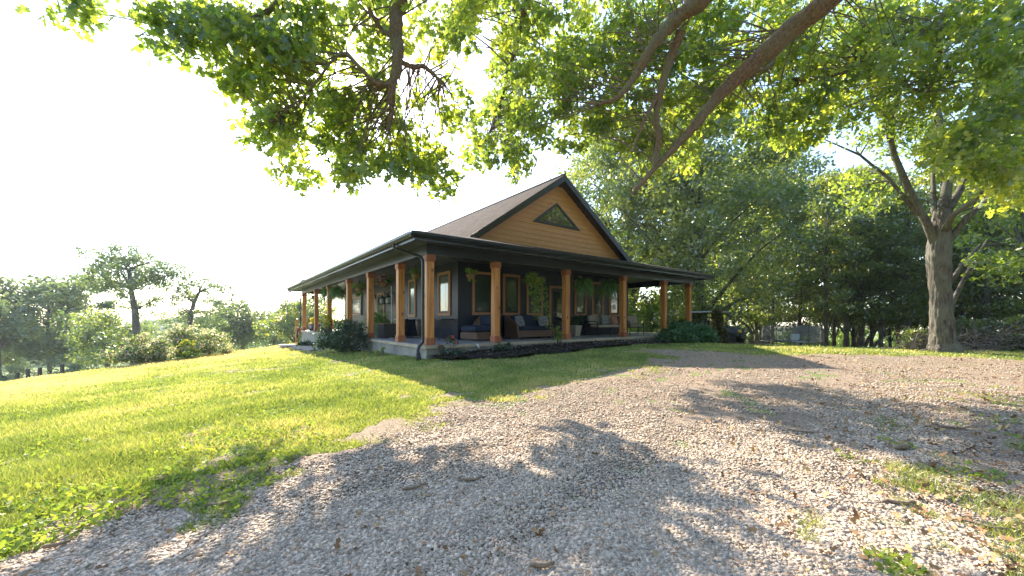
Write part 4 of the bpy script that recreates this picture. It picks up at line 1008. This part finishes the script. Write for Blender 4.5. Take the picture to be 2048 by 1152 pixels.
for i, (u, Y, rx, h, lab) in enumerate([(30, 47, 2.2, 1.9, 'pale rounded bush at the field edge by the left picture edge'), (150, 40, 1.6, 1.6, 'dark low bush right of the field fence'), (200, 36, 1.8, 1.3, 'low weedy bush below the lawn crest'), (330, 50, 3.0, 3.2, 'grey green bush behind the flowering bushes'), (520, 42, 2.5, 2.6, 'bush at the foot of the rounded hazy tree')]):
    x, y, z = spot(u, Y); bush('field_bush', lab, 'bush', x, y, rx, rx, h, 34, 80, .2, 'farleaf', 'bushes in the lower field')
# far belt of trees, one mass
cen = []
for k in range(220):
    u = rng.uniform(-250, 900); Y = rng.uniform(95, 150); x = (u - 1024) / F * Y; z = g1(x, Y); hh = rng.uniform(5, 12) * (1 if u < 420 else .8)
    for j in range(5): cen.append((x + rng.normal(0, 2.5), Y + rng.normal(0, 2.5), z + hh * rng.uniform(.15, 1)))
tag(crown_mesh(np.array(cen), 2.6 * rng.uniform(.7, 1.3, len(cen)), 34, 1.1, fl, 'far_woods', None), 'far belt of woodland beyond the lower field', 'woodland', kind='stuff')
# field fence
fp = [spot(35, 32), spot(56, 31.4), spot(80, 30.8), spot(124.5, 29.8)]
t = thing('wire_fence', 'black post and wire fence in the lower field', 'fence', fp[1])
b0 = Vector(fp[1])
for i, p in enumerate(fp):
    q = Vector(p) - b0; MB().box(q.x - .08, q.x + .08, q.y - .08, q.y + .08, q.z - .3, q.z + (1.3 if i else 1.1)).build('post', M['black'], t)
mb = MB()
for i in range(3):
    a, c = Vector(fp[i]) - b0, Vector(fp[i + 1]) - b0
    for hgt_ in (.35, .7, 1.1): mb.tube([a + Vector((0, 0, hgt_)), c + Vector((0, 0, hgt_))], .015, 4)
mb.build('wire', M['black'], t)

# ------------------------------------------------------------------ right side: big oak, forest, behind house
tl = M['treeleaf']
# oak by the gravel
OY = 11.85; ox, oy, oz = spot(1885, OY); OB = np.array([ox, oy, oz])
t = thing('oak_tree', 'large thick-trunked oak at the far edge of the gravel', 'tree', (ox, oy, oz))
def ow(u, v, Y=OY): return tuple(W(u, v, Y) - OB)
mb = MB()
tp = [(1886, 735), (1887, 706), (1886, 685), (1884, 650), (1882, 600), (1880, 560), (1877, 515), (1880, 470), (1885, 420)]
tv_ = np.array([ow(*p) for p in tp]); tr_ = [.54, .42, .30, .255, .24, .245, .28, .25, .18]; ts_ = np.linspace(0, len(tp) - 1, 90)
mb.tube([tuple(np.interp(q, range(len(tp)), tv_[:, c]) for c in range(3)) for q in ts_], [float(np.interp(q, range(len(tp)), tr_)) for q in ts_], 56, True, .13, 3)
limbs = [([(1878, 505), (1856, 452), (1820, 385), (1788, 310), (1768, 230), (1755, 150), (1740, 60)], .19, 0),
         ([(1885, 440), (1895, 360), (1890, 280), (1870, 200), (1840, 120), (1830, 0)], .22, 2.0),
         ([(1885, 440), (1920, 380), (1960, 300), (1990, 200), (2000, 80)], .17, 1.5),
         ([(1882, 500), (1930, 440), (1990, 385), (2060, 350)], .15, -1.0),
         ([(1890, 580), (1925, 530), (1960, 490), (2050, 490)], .11, 1.0),
         ([(1885, 470), (1905, 430), (1950, 400), (2030, 320)], .16, -2.0), ([(1884, 480), (1868, 420), (1866, 350), (1872, 250)], .15, 1.0), ([(1888, 640), (1912, 590), (1935, 545), (1975, 480), (2050, 500)], .12, .6),
         ([(1835, 430), (1780, 360), (1720, 310), (1640, 275)], .10, 1.0),
         ([(1775, 265), (1800, 180), (1860, 100), (1900, 20)], .12, -1.5)]
for pts, r, dy in limbs:
    k = len(pts); mb.tube([ow(p[0], p[1], OY + dy * i / (k - 1)) for i, p in enumerate(pts)], [r * .68 * (1 - .75 * i / (k - 1)) for i in range(k)], 9)
oc = []
for (u, v, ru, rv, n, Ya, Yb) in [(1770, 250, 90, 60, 26, 10, 14), (1850, 130, 120, 100, 46, 9, 15), (1980, 120, 110, 120, 48, 8.5, 15), (2000, 330, 90, 90, 30, 12.5, 16), (1700, 120, 90, 90, 26, 10, 15), (1960, 430, 100, 60, 22, 13.2, 17), (1730, 380, 70, 40, 14, 12, 16), (2080, 250, 80, 200, 40, 9, 15), (1850, -120, 260, 120, 60, 9, 15), (2020, 520, 70, 40, 16, 11, 14), (1660, 215, 50, 40, 10, 11, 14), (1900, 270, 70, 60, 16, 13, 17)]:
    for k in range(n):
        a = rng.random() * 6.283; r = rng.random() ** .5; oc.append(ow(u + ru * r * math.cos(a), v + rv * r * math.sin(a), rng.uniform(Ya, Yb)))
oc = np.array(oc)
for c in oc[::3]:
    li = limbs[rng.integers(len(limbs))]; best = None
    for pts, r, dy in limbs:
        for i, p in enumerate(pts[1:], 1):
            q = np.array(ow(p[0], p[1], OY + dy * i / (len(pts) - 1))); d = np.linalg.norm(q - c)
            if rng.random() < .55 and (best is None or d < best[0]): best = (d, q)
    if best is None: continue
    mb.tube(limb_pts(best[1], c, .04), [.03, .024, .017, .011, .005], 4, False)
mb.build('trunk', M['bark'], t, True)
crown_mesh(oc, .62 * rng.uniform(.6, 1.2, len(oc)), 62, .14, M['oakleaf'], 'crown', t, 's', .5, .35)

# tree templates for the wood
T_broad = make_tree('broadleaf_tree', 'very large round crowned tree rising behind the right porch end', 'tree', spot(1400, 27), 17.5, 7.4, 2.0, .40, 430, 105, .225, tl, db, 1.25, flat=.5)
dup(T_broad, spot(1262, 33), 1.9, 1.08, 'full tree rising directly behind the right roof slope')
dup(T_broad, spot(1530, 40), 3.3, 1.22, 'full green tree behind the trampoline')
dup(T_broad, spot(1720, 42), 5.0, 1.12, 'dense tree between the trampoline and the big oak')
dup(T_broad, spot(1960, 31), .8, .95, 'dense tree behind the brush pile')
dup(T_broad, spot(2120, 27), 2.6, 1.0, 'dense tree at the right picture edge')
dup(T_broad, spot(1440, 48), 4.6, 1.35, 'far tree between the porch end and the trampoline')
dup(T_broad, spot(1150, 60), 2.2, .9, 'far tree hidden behind the roof')
T_for = make_tree('forest_tree', 'slim wood tree, first trunk right of the utility vehicle', 'tree', spot(1512, 33), 13, 2.8, 2.6, .17, 80, 85, .20, tl, db, .75, flat=.5, group='slim trees at the wood edge')
us = [(1545, 31), (1600, 36), (1652, 29), (1668, 33), (1692, 30), (1707, 36), (1722, 30), (1743, 34), (1762, 29), (1780, 38), (1797, 31), (1815, 28), (1832, 35), (1862, 33), (1925, 30), (1975, 26), (2015, 32), (2060, 28)]
ords = ['second', 'third', 'fourth', 'fifth', 'sixth', 'seventh', 'eighth', 'ninth', 'tenth', 'eleventh', 'twelfth', 'thirteenth', 'fourteenth', 'fifteenth', 'sixteenth', 'seventeenth', 'eighteenth', 'nineteenth']
for i, (u, Y) in enumerate(us):
    s = .8 + .4 * random.random()
    dup(T_for, spot(u, Y), random.uniform(0, 6), s, 'slim wood tree, %s trunk from the utility vehicle counting right' % ords[i], s * random.uniform(.85, 1.15))
U = bush('understorey_bush', 'bright leafy bush seen between the right porch posts', 'bush', *spot(1300, 30)[:2], 2.6, 2.0, 3.4, 60, 110, .2, 'vine', 'bushes at the wood edge')
U2 = bush('understorey_bush', 'green leafy bush behind the right corner post', 'bush', *spot(1368, 25)[:2], 1.9, 1.6, 2.7, 50, 110, .18, 'treeleaf', 'bushes at the wood edge')
for (u, Y, s, b_, lab) in [(1330, 36, 1.3, U, 'tall pale bush deep behind the right porch'), (1265, 40, 1.2, U2, 'dark bush beyond the back right porch post'), (1480, 38, .8, U2, 'bush behind the utility vehicle'), (1520, 42, .9, U2, 'bush left of the trampoline'), (1610, 45, 1.0, U, 'pale bush behind the trampoline net'), (1850, 22, .55, U2, 'bush behind the big oak trunk, left side'), (1930, 25, .9, U2, 'bush behind the brush pile, left end'), (2040, 22, .9, U2, 'bush behind the brush pile, right end'), (1690, 52, .9, U, 'pale far bush between slim trunks, left'), (1780, 55, .9, U, 'pale far bush between slim trunks, right')]:
    dup(b_, spot(u, Y), random.uniform(0, 6), s, lab)
dup(T_broad, spot(985, 46), .5, .80, 'treetop peeking over the roof ridge')

# brush pile
M['brushleaf'] = tintmat('withered_leaf', [(0, (.05, .05, .03)), (.5, (.13, .11, .06)), (1, (.30, .22, .12))], .9)
M['brushwood'] = pmat('cut_branch', (.20, .17, .14), .9, .45, 10, .5, 40)
x, y, z = spot(1985, 13.2); t = thing('brush_pile', 'tangled pile of cut branches right of the big oak', 'brush pile', (x, y, z))
mb = MB()
for k in range(420):
    a = rng.random() * 6.283; c = np.array([rng.normal(0, 1.35), rng.normal(0, .55), 0]); c[2] = abs(rng.normal(0, .34)) * max(0, 1 - (c[0] / 3) ** 2) + .05
    d = unit(np.array([rng.normal(), rng.normal(), rng.normal() * .45])); L = rng.uniform(.3, 1.1)
    mb.tube(limb_pts(c - d * L / 2, c + d * L / 2, .05, 4), [.011, .009, .007, .003] if k % 9 else [.03, .028, .024, .018], 4, False)
mb.build('brushwood', M['brushwood'], t)
cen = np.stack([rng.normal(0, 1.4, 120), rng.normal(0, .5, 120), np.abs(rng.normal(.1, .33, 120))], 1); cen[:, 2] *= np.clip(1.2 - (cen[:, 0] / 3) ** 2, .2, 1)
P, tt = clump_cloud(cen, .25, 34); V, Fa, T = scatter(QV, QF, P, frames(len(P), .2), rng.uniform(.04, .1, len(P)), rng.random(len(P)) ** 1.6 * .8)
raw_mesh('dead_leaves', V, Fa, M['brushleaf'], t, T)
crown_mesh(cen[::2], .22, 18, .09, M['shrub'], 'green_leaves', t)
x, y, z = spot(1838, 12.6); t = thing('brush_pile', 'small heap of twigs left of the big oak trunk', 'brush pile', (x, y, z)); mb = MB()
for k in range(90):
    c = np.array([rng.normal(0, .35), rng.normal(0, .25), abs(rng.normal(0, .22)) + .02]); d = unit(np.array([rng.normal(), rng.normal(), rng.normal() * .8])); L = rng.uniform(.2, .7)
    mb.tube(limb_pts(c - d * L / 2, c + d * L / 2, .05, 4), [.01, .008, .006, .003], 4, False)
mb.build('brushwood', M['brushwood'], t)
P, tt = clump_cloud(rng.normal(0, .3, (20, 3)) + np.array([0, 0, .3]), .2, 22); V, Fa, T = scatter(QV, QF, P, frames(len(P), .2), .07, rng.random(len(P)) ** 2); raw_mesh('dead_leaves', V, Fa, M['brushleaf'], t, T)

# logs and sticks on the gravel
def stick(label, u, v, L, r, ang, fork=False):
    x, y = ground_pix(u, v); o = MB(); d = Vector((math.cos(ang), math.sin(ang), 0)); s = Vector((-d.y, d.x, 0)); pts = []
    for i in range(6):
        q = -.5 + i / 5; p = d * L * q + s * L * .07 * math.sin(i * 1.7 + ang); pts.append((p.x, p.y, r * .7 + .025))
    o.tube(pts, [r * .7, r, r, r * .9, r * .8, r * .5], 7)
    if fork: o.tube([pts[3], (pts[3][0] + s.x * L * .3 + d.x * .1, pts[3][1] + s.y * L * .3 + d.y * .1, .05)], [r * .7, r * .3], 6)
    b = o.build('stick', M['deadwood'], None, True); b.location = (x, y, g1(x, y)); return tag(b, label, 'stick', 'sticks lying on the gravel')
stick('pale curved stick standing out on the right gravel', 1732, 915, .3, .011, 1.9)
stick('short forked wood piece in the right shadow', 1808, 902, .26, .022, .5, True)
stick('thin twig lying left of the curved stick', 1625, 872, .5, .010, 2.6)
stick('long thin branch on the far right gravel', 1905, 862, .5, .011, -.1)
stick('dark broken stick in the middle of the gravel', 945, 968, .2, .012, .35)
stick('bark sliver left of centre on the shaded gravel', 830, 985, .17, .010, .6)
stick('brown stick at the grass edge on the left', 435, 1022, .13, .013, .4)
stick('short brown stick in the bottom left corner', 112, 1103, .1, .010, .6)
stick('flat bark chip at the bottom of the picture', 1085, 1146, .12, .014, .1)
stick('twig in the right weeds', 1960, 1060, .22, .006, -.6)
stick('reddish bark strip on the right dirt', 1800, 1016, .2, .011, -.1)

# ------------------------------------------------------------------ utility vehicle
x, y, z = spot(1430, 23.0); t = thing('utility_vehicle', 'dark four wheel utility vehicle with a roof parked by the evergreens', 'utility vehicle', (x, y, z), math.radians(-50))
# local +x is the front
MB().add([(.35, -.55, .55), (1.45, -.5, .5), (1.5, -.45, .95), (1.1, -.55, 1.08), (.35, -.62, 1.12), (.35, .55, .55), (1.45, .5, .5), (1.5, .45, .95), (1.1, .55, 1.08), (.35, .62, 1.12)],
         [(0, 1, 2, 3, 4), (9, 8, 7, 6, 5), (0, 5, 6, 1), (1, 6, 7, 2), (2, 7, 8, 3), (3, 8, 9, 4), (4, 9, 5, 0)]).build('hood', M['utvbody'], t, bevel=.04)
mb = MB(); mb.box(-1.95, .5, -.62, .62, .38, .60).box(-1.2, -.35, -.6, .6, .601, .72); mb.build('chassis', M['utvbody'], t, bevel=.03)
mb = MB(); mb.box(-2.0, -1.25, -.68, .68, .74, .80).box(-2.0, -1.95, -.68, .68, .801, 1.08).box(-1.3, -1.25, -.68, .68, .801, 1.08).box(-1.949, -1.301, -.68, -.63, .801, 1.08).box(-1.949, -1.301, .63, .68, .801, 1.08); mb.build('cargo_bed', M['utvbody'], t)
mb = MB()
for s in (-.64, .64):
    mb.tube([(.95, s * .9, 1.05), (.45, s, 1.85), (-1.2, s, 1.88), (-1.3, s, .8)], .03, 6)
mb.tube([(.45, -.64, 1.85), (.45, .64, 1.85)], .025, 6).tube([(-1.2, -.64, 1.88), (-1.2, .64, 1.88)], .025, 6); mb.build('roll_cage', M['black'], t, True)
MB().cushion(-1.5, .66, -.74, .74, 1.88, 1.97).build('canopy', M['utvroof'], t, True)
for s in (-.32, .32):
    o = MB().cushion(-.45, .1, s - .26, s + .26, .72, .88).build('seat', M['seat'], t, True); MB().cushion(-.55, -.38, s - .26, s + .26, .86, 1.42).build('backrest', M['seat'], o, True)
MB().tube([(.5, .32, 1.0), (.28, .32, 1.15)], .02, 6).build('steering_column', M['black'], t)
MB().box(1.44, 1.58, -.42, .42, .42, .60).build('bumper', M['black'], t, bevel=.03)
mb = MB(); [mb.box(1.475, 1.50, -.3, .3, .66 + k * .07, .69 + k * .07) for k in range(4)]; mb.build('grille', M['black'], t)
for s in (-.37, .37): MB().box(1.42, 1.535, s - .11, s + .11, .74, .9).build('headlight', M['lamp' if s < 0 else 'glasslamp'], t, bevel=.02)
for a in (-1.5, 1.05):
    for s in (-1, 1):
        c = Vector((a, s * .66, .33)); o = MB()
        prof = [(.10, -.13), (.29, -.13), (.33, -.08), (.335, 0), (.33, .08), (.29, .13), (.10, .13)]
        o.lathe(prof, n=20); w_ = o.build('wheel', M['tyre'], t, True); w_.location = c; w_.rotation_euler = (math.pi / 2, 0, 0)
        MB().lathe([(.02, -.1), (.17, -.12), (.17, .12), (.02, .1)], n=14).build('rim', M['steel'], w_)
mb = MB(); [mb.box(a - .42, a + .42, s * .66 - .16, s * .66 + .16, .72, .76) for a in (1.05,) for s in (-1, 1)]; mb.build('fender', M['utvbody'], t, bevel=.02)

# ------------------------------------------------------------------ trampoline, chair, wood pile
x, y, z = spot(1580, 27.5); t = thing('trampoline', 'round trampoline with drooping dark safety net', 'trampoline', (x, y, z), .3)
R_ = 1.75; n = 28
MB().tube([(R_ * math.cos(2 * math.pi * k / n), R_ * math.sin(2 * math.pi * k / n), .62) for k in range(n + 1)], .03, 6).build('frame', M['steel'], t)
MB().lathe([(.01, .60), (R_ - .1, .61), (R_ - .1, .625), (.01, .615)], n=n).build('mat', M['blackpl'], t)
mb = MB(); mb.lathe([(R_ - .2, .63), (R_ + .06, .63), (R_ + .06, .60)], n=n); mb.build('pad', M['blackpl'], t)
for k in range(6):
    a = k * math.pi / 3 + .2; ca, sa = R_ * math.cos(a), R_ * math.sin(a)
    MB().tube([(ca, sa, .0 - .15), (ca, sa, .6)], .022, 6).build('leg', M['steel'], t)
    MB().tube([(ca * 1.03, sa * 1.03, .1), (ca * 1.03, sa * 1.03, 1.85)], .022, 6).build('pole', M['black'], t)
V = []; m_ = 48
for j in range(5):
    for k in range(m_):
        a = 2 * math.pi * k / m_; dr = .05 * math.sin(6 * a + j); V.append(((R_ - .06 + dr) * math.cos(a), (R_ - .06 + dr) * math.sin(a), .64 + j * .29 - .09 * (j == 4) * abs(math.sin(3 * a - .6))))
mb = MB(); mb.add(V, [(j * m_ + k, j * m_ + (k + 1) % m_, (j + 1) * m_ + (k + 1) % m_, (j + 1) * m_ + k) for j in range(4) for k in range(m_)]); mb.build('net', M['net'], t, True)
V = []
for j in range(6):
    for k in range(9):
        V.append((R_ * .62 + .07 * k + j * .01, -R_ * .82 + .09 * math.sin(k * 1.9 + j * .3) + .06 * k, 1.72 - j * .22))
MB().add(V, [(j * 9 + k, j * 9 + k + 1, (j + 1) * 9 + k + 1, (j + 1) * 9 + k) for j in range(5) for k in range(8)]).build('net_door_flap', M['tarp'], t, True)
x, y, z = spot(1597, 24.2); t = thing('garden_chair', 'grey garden chair standing before the trampoline', 'chair', (x, y, z), .25)
MB().cushion(-.36, .36, .2, .26, .50, .92).build('backrest', M['greypl'], t, True); MB().cushion(-.34, .34, -.25, .22, .40, .45).build('seat', M['greypl'], t, True)
for a in (-.3, .3):
    for c in (-.2, .2): MB().tube([(a, c, -.02), (a * .95, c * .95, .42)], .025, 6).build('leg', M['greypl'], t)
x, y, z = spot(1508, 25.5); t = thing('wood_pile', 'low heap of split firewood between vehicle and trampoline', 'firewood', (x, y, z))
mb = MB()
for k in range(34):
    c = np.array([rng.normal(0, .45), rng.normal(0, .3), abs(rng.normal(0, .13)) + .06]); a = rng.random() * 3.14; d = np.array([math.cos(a), math.sin(a), rng.normal() * .2]) * .22
    MB().tube([tuple(c - d), tuple(c + d)], .06, 7).build('log', M['deadwood'], t)

# ------------------------------------------------------------------ overhanging oak (its trunk stands behind the camera to the right)
tx, ty = 8.5, -4.5; TB = np.array([tx, ty, g1(tx, ty)])
t = thing('overhanging_oak', 'oak whose leafy limbs hang over the driveway from above', 'tree', tuple(TB))
mb = MB(); mb.tube([(0, 0, -.3), (0, 0, .3), (.05, .05, 2), (0, .2, 4), (-.2, .5, 6), (-.5, .8, 9), (-.8, 1, 12)], [.8, .62, .52, .48, .42, .3, .12], 14)
mb.build('trunk', M['bark'], t, True)
LP = []
def limb(px, r0, r1, root=None, name='limb'):
    pts = [W(u, v, Y) - TB for u, v, Y in px]
    if root is not None: pts = root + pts
    P = [np.array(p, float) for p in pts]
    out = []                                       # Catmull-Rom through the joints, with a little wander
    for i in range(len(P) - 1):
        p0, p1, p2, p3 = P[max(i - 1, 0)], P[i], P[i + 1], P[min(i + 2, len(P) - 1)]
        for s in range(9):
            tt_ = s / 9; out.append(.5 * ((2 * p1) + (p2 - p0) * tt_ + (2 * p0 - 5 * p1 + 4 * p2 - p3) * tt_ ** 2 + (3 * p1 - p0 - 3 * p2 + p3) * tt_ ** 3))
    out.append(P[-1]); k = len(out)
    out = [p + rng.normal(0, .004, 3) * (1 + r0 * 3) for p in out]; LP.extend(out)
    rr = [(r0 + (r1 - r0) * i / (k - 1)) * random.uniform(.86, 1.16) for i in range(k)]
    m_ = MB(); m_.tube([tuple(p) for p in out], rr, 22, True, .20, int(r0 * 1000)); return m_.build(name, M['limbbark'], t, True)
R0 = [np.array([0, .2, 4.2])]; R1 = [np.array([-.2, .5, 6.2])]; R2 = [np.array([-.5, .8, 8.6])]
limb([(1800, -130, 6.5), (1660, 0, 7.2), (1560, 78, 7.8), (1450, 178, 8.4), (1380, 262, 8.8), (1310, 335, 9.1), (1265, 388, 9.3)], .26, .035, R0)
limb([(1500, -90, 6.9), (1395, 5, 7.5), (1345, 45, 7.8), (1300, 100, 8.0), (1272, 150, 8.2), (1235, 195, 8.4), (1190, 210, 8.6)], .22, .02, R1)
limb([(1362, 62, 7.9), (1330, 150, 8.3), (1312, 230, 8.7), (1318, 280, 8.9), (1308, 330, 9.05)], .10, .05)
limb([(1316, 190, 8.5), (1285, 250, 8.6), (1265, 305, 8.7)], .05, .015)
limb([(850, -160, 6.0), (798, 0, 7.0), (792, 60, 7.1), (797, 115, 7.2), (785, 170, 7.3), (784, 215, 7.4), (777, 260, 7.5)], .2, .03, R1 + [np.array([-5.5, 5.5, 8.6])])
limb([(796, 118, 7.2), (820, 132, 7.3), (850, 135, 7.5), (875, 155, 7.7), (890, 170, 7.9)], .055, .02)
limb([(790, 70, 7.1), (765, 62, 7.0), (740, 20, 6.8), (720, -30, 6.6)], .05, .02)
limb([(784, 168, 7.3), (750, 165, 7.2), (715, 130, 7.0), (680, 108, 6.9), (610, 190, 6.9), (540, 245, 6.9)], .05, .008)
limb([(1950, -20, 9), (1880, 55, 9.5), (1815, 82, 10), (1745, 112, 10.5), (1700, 140, 10.8), (1600, 170, 11)], .13, .02, R2)
limb([(1875, 60, 9.5), (1880, 130, 9.6), (1850, 190, 9.8)], .06, .02)
limb([(1100, -200, 8), (1060, -40, 9), (1040, 60, 10), (1010, 170, 11), (985, 250, 12), (960, 300, 12.5)], .12, .012, R2 + [np.array([-4, 6, 10.0])])
limb([(1480, 150, 8.2), (1540, 130, 8.6), (1560, 60, 9)], .045, .015)
limb([(700, -220, 6.2), (600, -60, 6.8), (520, 40, 7.1), (430, 90, 7.3), (350, 60, 7.4)], .09, .008, R2 + [np.array([-9, 8, 9.5])])
# foliage: sprays of lobed leaves hung along twigs. (u, v, ru, rv, n, Ya, Yb)
zones = [(400, 35, 95, 45, 24, 6.4, 8), (480, 105, 80, 70, 26, 6.4, 8.2), (585, 60, 110, 70, 34, 6.4, 8.4), (560, 170, 95, 75, 30, 6.6, 8.4), (690, 120, 110, 110, 44, 6.4, 8.6), (640, 250, 110, 75, 32, 6.8, 8.6),
         (560, 270, 60, 50, 12, 6.8, 8.2), (740, 250, 90, 80, 28, 7, 9), (760, 335, 95, 42, 22, 7, 9), (860, 60, 90, 60, 22, 7, 9.5), (880, 215, 50, 60, 11, 7.5, 9), (860, 310, 60, 55, 16, 7.5, 9.5), (870, 365, 40, 20, 6, 7.5, 9),
         (600, 345, 45, 14, 5, 7, 8.2), (740, 30, 60, 50, 14, 6.2, 8), (330, 60, 45, 40, 8, 6.6, 7.6), (150, 5, 40, 22, 6, 6.2, 7),
         (1000, 30, 120, 45, 30, 9, 13), (1090, 120, 110, 80, 54, 9, 14), (1060, 200, 85, 60, 34, 10, 15), (1000, 265, 65, 55, 26, 11, 15), (1020, 325, 40, 28, 10, 11, 14), (960, 300, 40, 40, 10, 11, 14), (1130, 260, 60, 35, 16, 10, 14),
         (1200, 70, 110, 90, 44, 8, 13), (1200, 180, 90, 80, 40, 8, 13), (1240, 260, 60, 40, 12, 9, 12), (1340, 60, 120, 80, 42, 7.5, 12), (1400, 170, 110, 80, 40, 8, 13), (1330, 300, 55, 60, 12, 8.5, 11),
         (1480, 60, 130, 80, 44, 7.5, 12), (1540, 160, 110, 70, 38, 8.5, 13), (1600, 235, 70, 50, 20, 9, 13), (1540, 255, 50, 30, 9, 9, 12), (1660, 70, 130, 80, 42, 8, 13), (1660, 170, 70, 50, 14, 9, 13), (1790, 60, 110, 70, 30, 8, 12),
         (1990, 60, 90, 80, 26, 7.5, 11), (2010, 200, 60, 60, 18, 7, 10), (1950, 295, 80, 50, 28, 7, 9.5), (2020, 350, 50, 60, 18, 7, 9.5),
         (1300, -150, 700, 150, 190, 6, 13), (800, -150, 320, 130, 70, 5.5, 9), (1400, -420, 900, 200, 150, 5, 11)]
sp_c = []; sp_r = []
for (u, v, ru, rv, n, Ya, Yb) in zones:
    for k in range(int(n * (1.65 if u > 980 and v > 0 else .86))):
        a = rng.random() * 6.283; r = rng.random() ** .5; md = 1180 < u < 1700 and v > 0; Y = rng.uniform(max(Ya, 9.4) if md else (7.7 if 590 < u < 900 and 0 < v < 300 else Ya), max(Yb, 11.5) if md else max(Yb, 9.0) if 590 < u < 900 and v > 0 else Yb - .6 if u < 590 else Yb)
        sp_c.append(W(u + ru * r * math.cos(a), v + rv * r * math.sin(a), Y) - TB); sp_r.append(.36 * rng.uniform(.7, 1.25))
sp_c = np.array(sp_c); sp_r = np.array(sp_r)
LPA = np.array(LP[::2]); LPC = np.zeros(len(LPA)); mb = MB()
for c in sp_c:
    d = np.linalg.norm(LPA - c, axis=1) + np.where(LPA[:, 2] < c[2] - .3, .0, .15); d = d + LPC * .3; j = np.argmin(d)
    if d[j] < 3.0:
        LPC[j] += 1
        mb.tube(limb_pts(LPA[j], c + np.array([0, 0, -.1]), .05, 5, .1), [.016, .013, .010, .007, .003], 4, False)
mb.build('twigs', M['limbbark'], t)
P, tt = clump_cloud(sp_c, sp_r, 28, .8)
V, Fa, T = scatter(OV_, OF_, P, frames(len(P), .8, .55), .185 * rng.uniform(.65, 1.25, len(P)), np.clip(tt + .05, 0, 1))
raw_mesh('crown', V, Fa, M['oakleaf'], t, T)

# unseen trees behind the camera, made up only to fill the window reflections
ords2 = ['first', 'second', 'third', 'fourth', 'fifth', 'sixth', 'seventh', 'eighth']
for i, x in enumerate((-34, -26, -9, -2, 11, 17, 31, 38)):
    y = -21 - 3 * (i % 3); dup(T_broad, (x, y, g1(x, y)), i * 1.3, .9, 'unseen tree added behind the viewer for window reflections, %s from the side window end' % ords2[i], group='unseen trees added for window reflections')
for i, (x, y, s, lab) in enumerate([(-16, -26, .9, 'unseen tree added behind the viewer to reflect in the side windows'), (4, -34, 1.0, 'unseen tree added behind the viewer to reflect in the front door'), (24, -22, 1.0, 'unseen tree added behind the viewer to reflect in the settee windows')]):
    dup(T_broad, (x, y, g1(x, y)), i * 2.0, s, lab)

for i, (x, y) in enumerate([(27, 9.5), (33, 4.5), (30, -1.5), (38, 10), (42, 1), (36, -6), (46, 14)]):  # more unseen trees, added off to the right to darken the front window reflections
    dup(T_broad, (x, y, g1(x, y)), i * 1.9, .85, 'unseen tree added past the right picture edge for window reflections, %s from the big oak' % ords2[i], group='unseen trees added for window reflections')
# ------------------------------------------------------------------ air
hz, nt, N = nodes('haze_air'); pv = N('ShaderNodeVolumePrincipled'); pv.inputs['Density'].default_value = .00045; pv.inputs['Color'].default_value = (.86, .92, 1, 1); pv.inputs['Anisotropy'].default_value = .35
nt.links.new(pv.outputs[0], N('ShaderNodeOutputMaterial').inputs['Volume'])
zl = min(float(G(np.array([a]), np.array([b]))[0]) for a in (-480, 0, 480) for b in (-480, 0, 480)) - 8
tag(MB().box(-520, 520, -520, 520, zl, 27).build('haze', hz), 'thin pale summer haze in the air', 'haze', kind='stuff')
